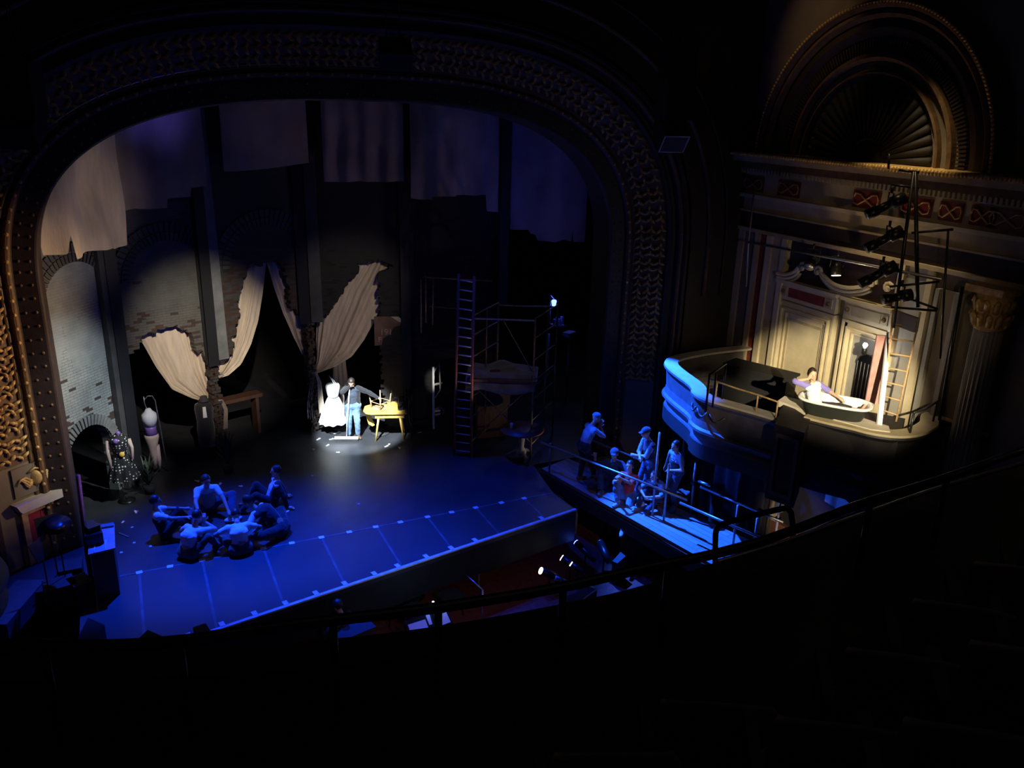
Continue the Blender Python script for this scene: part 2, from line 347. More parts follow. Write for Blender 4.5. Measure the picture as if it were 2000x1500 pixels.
# backstage black shell
b = MB(); b.box((5, 26, 7), (24, .2, 18)); struct(b.build('wall_back', mat=M['shade']))
b = MB(); b.box((-6.1, 21, 7), (.2, 10, 18)); struct(b.build('wall_backstage_left', mat=M['shade']))
b = MB(); b.box((16.1, 21, 7), (.2, 10, 18)); struct(b.build('wall_backstage_right', mat=M['shade']))
b = MB(); b.box((5, 21, 14), (24, 11, .2)); struct(b.build('ceiling_backstage', mat=M['shade']))
# ------------------------------------------------------------------ proscenium
CX, AX, ZS, BZ, NE = 4.5, 5.85, 5.0, 3.43, 2.8
def arch_path(n=90, zb=0.0, nj=12):
    pts = []
    for i in range(nj): pts.append((CX-AX, zb+(ZS-zb)*i/nj))
    for i in range(n+1):
        w = pi - pi*i/n; c_, s_ = cos(w), sin(w)
        pts.append((CX+AX*(abs(c_)**(2/NE))*(1 if c_ > 0 else -1), ZS+BZ*abs(s_)**(2/NE)))
    for i in range(nj): pts.append((CX+AX, ZS-(ZS-zb)*(i+1)/nj))
    return pts
def normals(pts):
    out = []
    for i in range(len(pts)):
        a = pts[max(i-1, 0)]; b2 = pts[min(i+1, len(pts)-1)]; tx, tz = b2[0]-a[0], b2[1]-a[1]; l = hypot(tx, tz) or 1; out.append((-tz/l, tx/l))
    return out
YP = 16.5
def sweep_arch(prof, zb=0.0, m=None, mb=None):
    pts = arch_path(zb=zb); ns = normals(pts); mb = mb or MB()
    P = [[V((p[0]+nn[0]*o, YP-a, p[1]+nn[1]*o)) for (o, a) in prof] for p, nn in zip(pts, ns)]
    mb.grid(P, m, False); return mb
pr = MB()
sweep_arch([(0, -.7), (0, 0), (.03, .05), (.06, .06), (.40, .06), (.42, .11)], 0, M['brown'], pr)
ZB = PY(60, 905, 16.2).z
struct(pr.build('trim_arch_inner', origin=(4.5, 16.5, 0)))
pr = sweep_arch([(.42, .11), (.45, .16), (.49, .17), (.53, .13), (.56, .12), (.60, .17), (.63, .17), (.63, .14)], 0, M['golddk'])
# bosses on the flat band and bead row on the moulding
pts = arch_path(260, 0, 60); ns = normals(pts); acc = 0; last = pts[0]
for p, nn in zip(pts, ns):
    acc += hypot(p[0]-last[0], p[1]-last[1]); last = p
    if acc > .17:
        acc = 0
        for o in (.14, .31): pr.ball((p[0]+nn[0]*o, YP-.06, p[1]+nn[1]*o), (.03, .02, .03), M['golddk'], seg=6, rings=4)
        pr.ball((p[0]+nn[0]*.47, YP-.17, p[1]+nn[1]*.47), (.035, .025, .035), M['gold'], seg=6, rings=4)
struct(pr.build('trim_arch_beads', origin=(4.5, 16.5, 0)))
O0, O1, B0, B1 = .64, 1.2, .14, .58
og = sweep_arch([(O0, B0), (O1, B1)], ZB, M['golddk'])
# carved leaves in rows over the splayed band
rr = random.Random(5); pts = arch_path(120, ZB, 40); ns = normals(pts)
cum = [0]
for i in range(1, len(pts)): cum.append(cum[-1]+hypot(pts[i][0]-pts[i-1][0], pts[i][1]-pts[i-1][1]))
def at_s(s):
    import bisect
    i = min(max(bisect.bisect(cum, s)-1, 0), len(pts)-2); t = (s-cum[i])/(cum[i+1]-cum[i]); p = (pts[i][0]*(1-t)+pts[i+1][0]*t, pts[i][1]*(1-t)+pts[i+1][1]*t); n_ = ns[i] if t < .5 else ns[i+1]
    return p, n_
def leaf(mb, s, w, ang, L, Wd, lift, m):
    ds = V((0, 0, 0)); p, n_ = at_s(s); o = O0+(O1-O0)*w; a = B0+(B1-B0)*w
    T = V((-n_[1]*-1, 0, n_[0]*-1)); T = V((n_[1], 0, -n_[0])); D = V((n_[0]*(O1-O0), -(B1-B0), n_[1]*(O1-O0))).normalized(); N = T.cross(D)
    if N.y > 0: N = -N
    c0 = V((p[0]+n_[0]*o, YP-a, p[1]+n_[1]*o)); f = T*cos(ang)+D*sin(ang); r = N.cross(f); P = []
    for i in range(5):
        t = i/4; wd = Wd*sin(pi*(.15+.8*t)); P.append([c0+f*L*t - r*wd + N*(.01+lift*sin(pi*t*.8)*.6), c0+f*L*t+N*(.035+lift*sin(pi*t*.9)), c0+f*L*t + r*wd + N*(.01+lift*sin(pi*t*.8)*.6)])
    mb.grid(P, m, True)
s = .1; row = 0
while s < cum[-1]-.1:
    for k in range(3):
        w = .17+.33*k; 
        for sg in (-1, 1): leaf(og, s+(row % 2)*.02, w, sg*.95+rr.uniform(-.3, .3), .15, .034, .06, M['gold'])
        leaf(og, s-.06, w+.02, rr.uniform(-.3, .3), .12, .03, .05, M['gold'])
    s += .17; row += 1
struct(og.build('trim_arch_carving', origin=(4.5, 16, ZB), fix=False))
pr = sweep_arch([(1.2, .58), (1.21, .66), (1.27, .70), (1.33, .68), (1.35, .62), (1.42, .64), (1.46, .74), (1.52, .76), (1.58, .74), (1.62, .8), (1.75, .8)], 0, M['brown'])
sweep_arch([(1.46, .75), (1.49, .79), (1.53, .79), (1.56, .75)], 0, M['golddk'], pr)
struct(pr.build('trim_arch_outer', origin=(4.5, 16, 0)))
pr = sweep_arch([(.63, .14), (1.2, .58)], 0, M['taupe'])           # plain splay behind tablet and doors (jamb foot)
keep = [(f, m_, s_) for f, m_, s_ in zip(pr.f, pr.m, pr.sm) if max(pr.v[i].z for i in f) < ZB+.02 or min(pr.v[i].z for i in f) < ZB-.01]
pr.f = [k[0] for k in keep]; pr.m = [k[1] for k in keep]; pr.sm = [k[2] for k in keep]
for q in pr.v: 
    if q.z > ZB: q.z = ZB
struct(pr.build('wall_splay', origin=(4.5, 16, 0)))
ff = Frame((-8, YP-.8), (13.6, YP-.8))
pp = arch_path(60); nn_ = normals(pp); arc = [(p[0]+n_[0]*1.7+8, p[1]+n_[1]*1.7) for p, n_ in zip(pp, nn_)]
arc[0] = (arc[0][0], -2.3); arc[-1] = (arc[-1][0], -2.3)
b = MB(); b.prism([(0, -2.3)]+arc+[(21.6, -2.3), (21.6, 13.5), (0, 13.5)], ff, -.25, 0); struct(b.build('wall_proscenium', mat=M['brown'], origin=(4.5, 15.8, 0)))
# outer ring mouldings on the wall above the arch
def ring_on_wall(o, r, m, zb=4):
    q = MB(); pts = [(p[0]+n_[0]*o, YP-.8-.03, p[1]+n_[1]*o) for p, n_ in zip(pp, nn_) if p[1] > zb]; q.tube(pts, r, M[m], seg=6); struct(q.build('trim_ring', origin=(4.5, 15.7, 5)))
ring_on_wall(2.25, .06, 'golddk'); ring_on_wall(2.75, .04, 'brown')
b = MB(); b.box((4, 6, 13.6), (26, 22, .2)); struct(b.build('ceiling', mat=M['brown']))
b = MB(); b.box((-8.1, 7, 5.5), (.2, 18, 16)); struct(b.build('wall_left', mat=M['taupe']))
b = MB(); b.box((4, -6, 5.5), (26, .2, 16)); struct(b.build('wall_rear', mat=M['brown']))
# ------------------------------------------------------------------ left foot of the arch: tablet with crest, red double doors
sa = V((CX-AX-O1, YP-B1, 0)); sb = V((CX-AX-.63, YP-.14, 0)); FS = Frame(sa, sb)      # splay plane on the left
dir_ = FS.u; FS = Frame(sa-dir_*.5, sb)
u0, z0 = FS.px(33, 990); u1, z1 = FS.px(110, 950); zt = FS.px(70, 965)[1]
u0, z0 = FS.px(40, 1000); u1 = FS.px(103, 960)[0]; ztop = FS.px(72, 985)[1]; W_ = u1-u0
root = thing('double_door', FS.w((u0+u1)/2, 0), 'red double door with gilt frame and pediment at the left foot of the arch', 'door')
o = MB(); o.prism([(u0+.06, 0), ((u0+u1)/2-.005, 0), ((u0+u1)/2-.005, ztop-.08), (u0+.06, ztop-.08)], FS, 0, .05); o.build('door_leaf', root, M['reddoor'])
o = MB(); o.prism([((u0+u1)/2+.005, 0), (u1-.06, 0), (u1-.06, ztop-.08), ((u0+u1)/2+.005, ztop-.08)], FS, 0, .05); dl = o.build('door_leaf', root, M['reddoor'])
o = MB(); o.ball(FS.w((u0+u1)/2+.06, ztop*.45, .08), .03); o.build('knob', dl, M['gold'])
o = MB()
o.prism([(u0-.04, 0), (u0+.07, 0), (u0+.07, ztop-.08), (u1-.07, ztop-.08), (u1-.07, 0), (u1+.04, 0), (u1+.04, ztop+.03), (u0-.04, ztop+.03)], FS, -.01, .09)
for k in range(9): o.box(FS.w(u0+.02+(W_-.04)*k/8, ztop+.0, .10), (.04, .03, .05), rz=FS.ang)
o.build('frame', root, M['gold'])
o = MB(); o.prism([(u0-.08, ztop+.03), (u1+.08, ztop+.03), (u1+.12, ztop+.10), (u1+.16, ztop+.20), (u0-.16, ztop+.20), (u0-.12, ztop+.10)], FS, 0, .2); o.build('pediment', root, M['slab'])
zc0 = ztop+.28; uc = (u0+u1)/2+.02
root = thing('crest_tablet', FS.w(uc, zc0, .02), 'grey tablet with gilt winged shield above the red double door', 'ornament')
o = MB(); o.prism([(uc-W_*.62, zc0), (uc+W_*.55, zc0), (uc+W_*.55, ZB-.05), (uc-W_*.62, ZB-.05)], FS, 0, .04); o.build('panel', root, M['taupe'])
zc = (zc0+ZB)/2-.03; o = MB(); rr = random.Random(8)
o.ball(FS.w(uc, zc, .06), (.11, .05, .15), seg=12)
for sg in (-1, 1):
    for k in range(7):
        t = k/6; pts_ = [FS.w(uc+sg*(.10+.28*t*j/3), zc-.10+.10*t+.08*sin(j*1.3+k), .07) for j in range(4)]; o.tube(pts_, [.03, .03, .022, .008], seg=6)
o.tube([FS.w(uc-.12, zc+.14, .06), FS.w(uc, zc+.2, .08), FS.w(uc+.12, zc+.14, .06)], .022, seg=6); o.build('shield', root, M['gold'])
# ================================================================== SET: ruined brick walls
PA = (-1.95, 17.33); C0 = (-.29, 19.31); C1 = (1.66, 20.02); C2 = (4.15, 20.8); C3 = (6.53, 19.96); C4 = (8.95, 19.45)
FA = Frame(PA, C0); FB = Frame(C0, C1); FC = Frame(C1, C2); FD = Frame(C2, C3); FE = Frame(C3, C4)
def ragged(poly, course=.075, rnd=.10, seed=1, edges=None):
    """turn the chosen edges of an outline into broken brick steps"""
    r_ = random.Random(seed); out = []
    for i, p in enumerate(poly):
        q = poly[(i+1) % len(poly)]; out.append(p)
        if edges is not None and i not in edges: continue
        L = hypot(q[0]-p[0], q[1]-p[1]); n = max(1, int(L/course)); 
        vert = abs(q[1]-p[1]) > abs(q[0]-p[0])*.4
        cur = p
        for k in range(1, n):
            t = k/n; x = p[0]+(q[0]-p[0])*t; z = p[1]+(q[1]-p[1])*t
            if vert:
                x2 = x+r_.uniform(-rnd, rnd)*.6; out += [(cur[0], z), (x2, z+1e-4)]; cur = (x2, z)
            else:
                z2 = round((z+r_.uniform(-.06, .06))/course)*course; out += [(x, cur[1]), (x+1e-4, z2)]; cur = (x, z2)
    return out
def pxl(f, lst, n=0.0): return [f.px(x, y, n) for x, y in lst]
ZT = 10.5
def arch_hole(uL, uR, zs, za, n=16, zb=-.01):
    c = (uL+uR)/2; r = (uR-uL)/2; return [(uL, zb)]+[(c-r*cos(pi*i/n), zs+(za-zs)*sin(pi*i/n)) for i in range(n+1)]+[(uR, zb)]
def ring(mb, f, uL, uR, zs, za, w, n=26, dep=.05, gap=.3, m=None, rows=1, n0=0.0):
    c = (uL+uR)/2; r = (uR-uL)/2; h = za-zs
    for k in range(rows):
        for i in range(n):
            a0 = pi*(i+gap/2)/n; a1 = pi*(i+1-gap/2)/n; r0 = k*w+.01; r1 = (k+1)*w-.012
            mb.prism([(c-(r+r0)*cos(a0), zs+(h+r0)*sin(a0)), (c-(r+r0)*cos(a1), zs+(h+r0)*sin(a1)), (c-(r+r1)*cos(a1), zs+(h+r1)*sin(a1)), (c-(r+r1)*cos(a0), zs+(h+r1)*sin(a0))], f, n0, dep, m)
# wall A
uL = FA.px(128, 890)[0]; uR = FA.px(222, 880)[0]; za = FA.px(180, 828)[1]; zs_ = za-(uR-uL)*.5
hole = arch_hole(uL, uR, zs_, za)
w = MB(); w.prism([(0, 0)]+hole+[(FA.len-.1, 0), (FA.len-.1, ZT), (0, ZT)], FA, -.25, 0)
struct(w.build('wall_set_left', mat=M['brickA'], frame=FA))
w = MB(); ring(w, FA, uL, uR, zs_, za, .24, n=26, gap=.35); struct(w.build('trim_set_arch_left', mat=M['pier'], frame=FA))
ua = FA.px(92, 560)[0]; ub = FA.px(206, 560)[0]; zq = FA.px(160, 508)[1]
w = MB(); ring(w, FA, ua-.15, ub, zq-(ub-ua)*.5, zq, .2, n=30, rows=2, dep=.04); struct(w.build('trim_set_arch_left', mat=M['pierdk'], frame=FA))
# return of wall A beside the black column: strip whose dark colour stands for the recess shade
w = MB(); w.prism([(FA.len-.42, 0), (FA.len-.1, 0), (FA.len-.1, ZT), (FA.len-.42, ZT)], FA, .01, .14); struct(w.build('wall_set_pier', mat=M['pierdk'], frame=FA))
# wall B (hangs, ragged below)
eB = pxl(FB, [(262,690),(273,676),(276,662),(290,650),(315,644),(338,638),(347,634),(356,645),(366,643),(377,655),(380,672),(387,690),(397,684),(404,706),(424,706)])
uB0 = .12
low = [(uB0, eB[0][1])]+eB+[(FB.len, eB[-1][1])]
pol = ragged(low+[(FB.len, ZT), (uB0, ZT)], seed=2, edges=range(1, len(low)-2))
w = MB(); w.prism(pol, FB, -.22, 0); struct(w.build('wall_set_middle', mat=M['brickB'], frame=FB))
ua = FB.px(248, 500)[0]; ub = FB.px(396, 500)[0]; zi = FB.px(320, 470)[1]
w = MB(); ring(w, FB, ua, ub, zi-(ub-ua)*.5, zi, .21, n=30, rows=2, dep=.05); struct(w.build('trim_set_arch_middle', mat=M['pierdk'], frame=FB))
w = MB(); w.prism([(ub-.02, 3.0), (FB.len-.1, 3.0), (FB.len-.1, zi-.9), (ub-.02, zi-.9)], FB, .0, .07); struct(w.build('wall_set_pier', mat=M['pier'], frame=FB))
pw = FB.px(272, 930)[0]
pol = ragged([(.08, 0), (pw, 0), (pw, ZT), (.08, ZT)], seed=4, edges=[1], rnd=.03)
w = MB(); w.prism(pol, FB, -.3, .07); struct(w.build('wall_set_pier', mat=M['brickA'], frame=FB))
# wall C
eC = pxl(FC, [(432,706),(449,700),(456,684),(452,662),(463,648),(466,625),(466,600),(470,575),(476,552),(483,535),(487,517),(500,516),(520,513),(536,509),(549,514),(556,524),(559,545),(566,560),(563,580),(568,601),(580,606),(583,618),(600,620)])
low = [(0.05, eC[0][1])]+eC+[(FC.len, eC[-1][1])]
pol = ragged(low+[(FC.len, ZT), (0.05, ZT)], seed=5, edges=range(1, len(low)-2))
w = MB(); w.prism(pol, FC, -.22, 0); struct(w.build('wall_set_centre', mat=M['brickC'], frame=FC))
ua = FC.px(446, 500)[0]; ub = FC.px(590, 500)[0]; zi = FC.px(518, 440)[1]
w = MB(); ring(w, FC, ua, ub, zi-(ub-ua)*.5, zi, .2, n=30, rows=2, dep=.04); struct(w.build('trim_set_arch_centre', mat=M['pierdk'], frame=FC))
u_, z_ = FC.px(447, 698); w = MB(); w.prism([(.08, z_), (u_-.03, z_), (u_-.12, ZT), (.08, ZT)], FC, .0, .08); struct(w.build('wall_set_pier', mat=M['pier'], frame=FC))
# wall D
eD = pxl(FD, [(614,627),(626,626),(629,617),(641,617),(650,603),(661,585),(671,570),(679,552),(694,541),(701,530),(697,514),(712,512),(726,513),(741,506),(758,514),(768,518)])
uo = FD.px(742, 640)[0]
low = [(0.0, eD[0][1])]+eD+[(uo, eD[-1][1]-.2), (uo, FD.px(742, 672)[1]), (uo+.08, 0), (FD.len, 0)]
pol = ragged(low+[(FD.len, ZT), (0.0, ZT)], seed=6, edges=range(1, len(low)-2))
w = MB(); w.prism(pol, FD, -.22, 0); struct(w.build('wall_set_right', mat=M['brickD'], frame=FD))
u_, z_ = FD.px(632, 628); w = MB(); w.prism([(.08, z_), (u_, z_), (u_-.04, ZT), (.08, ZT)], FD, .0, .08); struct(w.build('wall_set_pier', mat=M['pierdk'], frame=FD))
# wall E with doorway
uL = FE.px(846, 800)[0]; uR = uL+1.0; za = FE.px(866, 700)[1]
w = MB(); w.prism([(0, 0)]+arch_hole(uL, uR, za-.35, za)+[(FE.len, 0), (FE.len, ZT), (0, ZT)], FE, -.22, 0); struct(w.build('wall_set_far_right', mat=M['brickD'], frame=FE))
uL_door = uL
# lit door frame edge with bracket hardware
root = thing('door_frame', FE.w(uL, 0, .05), 'white doorway post with hinge brackets right of the chairs and table', 'door frame')
o = MB(); o.box(FE.w(uL, za*.5-.1, .06), (.05, .06, za-.2), rz=FE.ang); o.build('post', root, M['white'])
o = MB(); o.tube([FE.w(uL+.02, za-.35, .04), FE.w(uL+.18, za-.1, 0), FE.w(uL+.2, za-.9, 0), FE.w(uL+.05, za-1.1, 0)], .025, seg=6); o.tube([FE.w(uL, 1.25, .05), FE.w(uL+.25, 1.25, -.05)], .035, seg=6); o.tube([FE.w(uL, .55, .05), FE.w(uL+.25, .52, -.05)], .025, seg=6); o.build('bracket', root, M['grey'])
# black steel columns
for i, (f, u, zb, lab) in enumerate([(FB, -.03, 0, 'black steel column between the lit grey brick wall and its neighbour'), (FC, -.06, FC.px(430, 706)[1], 'black column ending above the leftmost swagged drape'), (FD, -.06, FD.px(608, 628)[1], 'black column ending above the tied drapes at the centre'), (FE, -.05, 0, 'black column right of the upturned chairs on the table'), (FE, FE.len, 3.4, 'black column behind the top of the scaffold tower')]):
    o = MB(); h = ZT-zb
    nq = .16 if i != 3 else .0
    for dy in (-.1, .1): o.box(f.w(u, zb+h/2, nq+dy), (.24, .025, h), rz=f.ang)
    o.box(f.w(u, zb+h/2, nq), (.03, .2, h), rz=f.ang); tag(o.build('steel_column', mat=M['steelset']), lab, 'column')
# ruined brick stumps below the tie points of the drapes
def rubble(f, u, w_, z1, lab, seed, m):
    r_ = random.Random(seed); o = MB(); z = 0
    while z < z1:
        k = 2 if z > .4 else 3
        for j in range(k): o.box(f.w(u+(j-(k-1)/2)*w_/k+r_.uniform(-.03, .03), z+.035, r_.uniform(-.05, .05)), (w_/k*r_.uniform(.7, 1.1), .22, .062), rz=f.ang+r_.uniform(-.12, .12))
        z += .07
    o.build('brick_pier', mat=M[m]) and None
    return tag(COL.objects[-1], lab, 'brick pier')
zc1 = FC.px(432, 735)[1]; zc2 = FD.px(612, 720)[1]
rubble(FB, FB.len-.02, .22, FB.px(430, 700)[1], 'broken brick pier under the leftmost black column, behind tied drapes', 3, 'brickC')
rubble(FC, FC.len-.03, .20, FD.px(612, 630)[1], 'broken brick pier standing left of the white dress', 4, 'brickC')
# dark timber ledge seen through the opening
a = V((2.2, 21.6, FC.px(455, 795)[1])); 
o = MB(); o.box(FC.w(.7, 1.05, -.9), (1.7, .35, .09), rz=FC.ang); o.box(FC.w(.05, .5, -.9), (.08, .3, 1.0), rz=FC.ang); o.box(FC.w(1.4, .5, -.9), (.08, .3, 1.0), rz=FC.ang)
tag(o.build('timber_ledge', mat=M['dwood']), 'brown timber shelf seen through the dark opening between the drapes', 'shelf')
# ------------------------------------------------------------------ hanging cloths
def drop(f, n, bottom, folds, lab, seed, m='drop', zt=10.2, amp=.05):
    r_ = random.Random(seed); bt = pxl(f, bottom, n); us = [q[0] for q in bt]; NU = 90; P = []
    ks = [(r_.uniform(2, 14), r_.uniform(0, 6), r_.uniform(.3, 1)) for _ in range(folds)]
    for i in range(NU+1):
        u = us[0]+(us[-1]-us[0])*i/NU
        for k in range(len(us)-1):
            if us[k] <= u <= us[k+1]+1e-6: t = (u-us[k])/max(us[k+1]-us[k], 1e-6); zb = bt[k][1]*(1-t)+bt[k+1][1]*t; break
        col_ = []
        for j in range(25):
            t = j/24; z = zt+(zb-zt)*t; d = sum(a_*sin(w_*(u+.03*t*sin(3*z))+ph) for w_, ph, a_ in ks)/max(folds, 1)
            d += .8*noise.noise(V((u*1.7, z*.8, seed))); col_.append(f.w(u, z, n+amp*d*(.5+.8*t)))
        P.append(col_)
    b = MB(); b.grid(P, M[m]); o = b.build('hanging_cloth', frame=f, fix=False); tag(o, lab, 'hanging cloth', 'torn cloths hung over the set walls')
drop(FA, .62, [(60,505),(78,507),(84,503),(86,480),(90,481),(91,500),(110,498),(121,496),(122,457),(123,458),(124,500),(131,505),(150,500),(158,494),(200,488),(212,484),(218,486),(246,478)], 5, 'leftmost torn cloth, palest and lowest, hanging above the grey brick wall', 1, 'drape', amp=.2)
drop(FB, .42, [(229,409),(248,412),(262,407),(290,408),(326,406),(324,388),(373,384),(370,367),(408,364)], 5, 'torn cloth with stepped hem, second from the left', 2, 'drop', amp=.12)
drop(FC, .4, [(438,335),(460,335),(520,330),(560,324),(603,318)], 2, 'short plain cloth with slanting hem, third from the left', 3, 'drop', amp=.03)
drop(FD, .4, [(633,355),(660,356),(700,354),(740,355),(789,354)], 6, 'brown stained cloth with level hem, fourth from the left', 4, 'drop', amp=.16)
drop(FE, .4, [(803,388),(845,391),(846,385),(890,384),(891,381),(950,381),(951,413),(971,413)], 4, 'torn cloth with one long strip at its right corner, fifth from the left', 5, 'drop', amp=.14)
FF = Frame((8.98, 19.3), (11.9, 17.7))
drop(FF, .0, [(984,448),(1033,449),(1034,456),(1045,458),(1050,470),(1085,473),(1100,468),(1117,472),(1118,450),(1120,472),(1142,473)], 3, 'rightmost and widest torn cloth, hanging darkest beside the arch', 6, 'drop', amp=.05)
# ------------------------------------------------------------------ swagged drapes
def swag(f, n, left, right, nf, lab, seed, amp=.09, bow=.25, top=0.0):
    """cloth gathered from a wide top (left[0]..right[0]) to a tie (last points)"""
    L_ = [f.px(x, y, n) for x, y in left]; R_ = [f.px(x, y, n) for x, y in right]
    def samp(P, t):
        ls = [0]
        for i in range(1, len(P)): ls.append(ls[-1]+hypot(P[i][0]-P[i-1][0], P[i][1]-P[i-1][1]))
        s = t*ls[-1]
        for i in range(len(P)-1):
            if s <= ls[i+1]+1e-9: k = (s-ls[i])/max(ls[i+1]-ls[i], 1e-9); return (P[i][0]*(1-k)+P[i+1][0]*k, P[i][1]*(1-k)+P[i+1][1]*k)
        return P[-1]
    r_ = random.Random(seed); NT, NW = 44, nf*8; P = []
    ph = [r_.uniform(-.5, .5) for _ in range(nf+2)]
    for i in range(NT+1):
        t = i/NT; a = samp(L_, t); b2 = samp(R_, t); W = hypot(b2[0]-a[0], b2[1]-a[1]); row = []
        for j in range(NW+1):
            s = j/NW; u = a[0]+(b2[0]-a[0])*s; z = a[1]+(b2[1]-a[1])*s+top*sin(pi*s)**.7*(1-t)**1.6
            k = s*nf+.35*sin(s*7+seed); d = (sin(2*pi*k)*.5+.5*sin(2*pi*k*.43+seed))*(.55+.45*sin(s*9+seed*2))
            A = min(amp*1.4, .04+W*.12)*(.6+.55*t); row.append(f.w(u, z, n+A*d+bow*sin(pi*min(1, t*1.05))*.25))
        P.append(row)
    b = MB(); b.grid(P, M['drape']); o = b.build('swagged_drape', frame=f, fix=False); return tag(o, lab, 'drape', 'cream drapes tied back in the broken walls')
swag(FB, -.32, [(268,655),(300,715),(330,757),(370,775),(405,785),(414,787)], [(404,655),(425,690),(424,725),(422,755),(420,775),(418,788)], 11, 'cream fan shaped drape filling the left hole, lowest of the four', 1, top=1.0)
swag(FC, -.30, [(468,508),(455,560),(448,610),(441,655),(433,695),(426,722),(422,731)], [(519,508),(510,570),(500,625),(486,672),(468,710),(445,732),(428,738)], 7, 'narrow cream drape curving down left from the peak', 2)
swag(FC, -.30, [(519,507),(533,560),(550,610),(570,655),(588,690),(600,712),(605,727)], [(580,505),(606,560),(607,615),(604,655),(605,690),(607,712),(608,728)], 7, 'cream drape hanging right from the peak to the centre tie', 3)
swag(FD, -.30, [(693,508),(640,560),(619,620),(617,665),(618,700),(616,718),(613,728)], [(776,520),(757,570),(735,620),(712,662),(688,695),(655,716),(620,729)], 9, 'widest cream drape swept from upper right to the centre tie', 4, amp=.10, top=.25)
# tails of the drapes below the ties
def tail(f, n, pts, w0, w1, lab, seed, m='drape'):
    c = [f.px(x, y, n) for x, y in pts]; P = []
    for i in range(21):
        t = i/20*(len(c)-1); k = min(int(t), len(c)-2); s = t-k; u = c[k][0]*(1-s)+c[k+1][0]*s; z = c[k][1]*(1-s)+c[k+1][1]*s; w_ = w0+(w1-w0)*i/20
        P.append([f.w(u+w_*(j/16-.5), z+.02*sin(j), n+.03*sin(j*1.25+seed)*(.5+i/20)) for j in range(17)])
    b = MB(); b.grid(P, M[m]); return tag(b.build('drape_tail', frame=f, fix=False), lab, 'drape')
tail(FD, .12, [(613,728),(608,760),(606,790),(609,818)], .06, .2, 'grey cloth tail hanging below the centre tie, left of the brick pier', 1, 'drop')
tail(FD, .20, [(617,727),(624,745),(626,775),(630,808)], .06, .16, 'white cloth tail hanging between the brick pier and the white dress', 2)
tail(FD, -.35, [(662,690),(664,730),(668,780),(672,820)], .3, .55, 'thin grey gauze hanging behind the white dress', 5, 'drop')
tail(FC, .12, [(420,786),(432,781),(441,800),(440,838)], .05, .12, 'pale shawl hanging from the tie over the dark suit', 3, 'drop')
for f, x, y in ((FC, 428, 734), (FD, 612, 727), (FB, 419, 786)):
    u, z = f.px(x, y, 0); o = MB(); o.tube([f.w(u+.09*cos(a_*pi/4), z+.02*sin(a_), -.05+.16*sin(a_*pi/4)) for a_ in range(9)], .03, seg=6)
    tag(o.build('tie_rope', mat=M['drop']), {428: 'rope tie gathering the narrow drape at the left column', 612: 'rope tie gathering two drapes at the centre column', 419: 'rope tie at the foot of the fan shaped drape'}[x], 'rope')
# poster, torn, on wall D
u0, z0 = FD.px(732, 675); u1, z1 = FD.px(787, 618); 
pol = [(u0, z0), (u0+.18, z0+.02), (u0+.22, z0+.2), (u0+.42, z0+.33), (u0+.5, z0+.5), (u0+.68, z0+.55), (u1+.02, z1-.12), (u1-.12, z1), (u0, z1)]
root = thing('torn_poster', FD.w(u0, z0, .01), 'torn brown poster with 191 in pale figures, right of the widest drape', 'poster')
o = MB(); o.prism(pol, FD, .005, .02); o.build('sheet', root, mat('poster_paper', (.16, .09, .07), .8, var=.35, scale=5))
o = MB(); o.prism([(u1-.3, z1+.0), (u1-.12, z1), (u1+.12, z1-.16), (u1-.1, z1-.14)], FD, .022, .04); o.build('folded_corner', root, M['drape'])
cu = bpy.data.curves.new('figures', 'FONT'); cu.body = '191'; cu.size = .22; cu.extrude = .004
fig = (cu, 'figures', .14, .30)
FIGS = [fig]
cu = bpy.data.curves.new('letter', 'FONT'); cu.body = 'F'; cu.size = .2; cu.extrude = .004
FIGS.append((cu, 'letter', .09, .10))
for cu, nm, du, dz in FIGS:
    tt = bpy.data.objects.new('tmp', cu); COL.objects.link(tt); me = bpy.data.meshes.new_from_object(tt.evaluated_get(bpy.context.evaluated_depsgraph_get())); bpy.data.objects.remove(tt)
    me.materials.clear(); me.materials.append(M['tan']); t_ = bpy.data.objects.new(nm, me); COL.objects.link(t_); t_.parent = root; t_.matrix_local = Matrix.Translation(FD.w(u0+du, z0+dz, .024)-FD.w(u0, z0, .01)) @ Matrix.Rotation(FD.ang, 4, 'Z') @ Matrix.Rotation(pi/2, 4, 'X')
# ================================================================== RIGHT SIDE WALL (box bay)
XW = 13.6
FR = Frame((XW, 15.7), (XW, 0.5))
def R(x, y, n=0.0): return FR.px(x, y, n)
b = MB(); b.prism([(0, -2.3), (FR.len, -2.3), (FR.len, 13.5), (0, 13.5)], FR, -.25, 0); struct(b.build('wall_right', mat=M['taupe'], origin=(XW, 8, -2.3)))
LW = FR.len
def run(name, z0, z1, n, m, u0=0.0, u1=None, sub=True):
    u1 = LW if u1 is None else u1; b = MB(); b.box(FR.w((u0+u1)/2, (z0+z1)/2, n/2), (u1-u0, n, z1-z0), rz=FR.ang); return struct(b.build(name, mat=M[m]))
z = lambda y, n=0.0, x=1615: R(x, y, n)[1]
zc_t = z(312, .55); 
ZC = 7.33
run('trim_cornice', zc_t-.10, zc_t, .62, 'gold'); run('trim_cornice', zc_t-.20, zc_t-.10, .52, 'tan'); run('trim_cornice', zc_t-.36, zc_t-.20, .36, 'golddk')
b = MB(); 
for k in range(150): b.box(FR.w(.05+k*.1, zc_t-.42, .14), (.055, .26, .11), rz=FR.ang)
struct(b.build('trim_dentils', mat=M['tan']))
b = MB()
for k in range(210): b.ball(FR.w(.03+k*.072, zc_t-.035, .63), (.03, .03, .045), M['gold'], seg=6, rings=4)
struct(b.build('trim_cornice_leaves'))
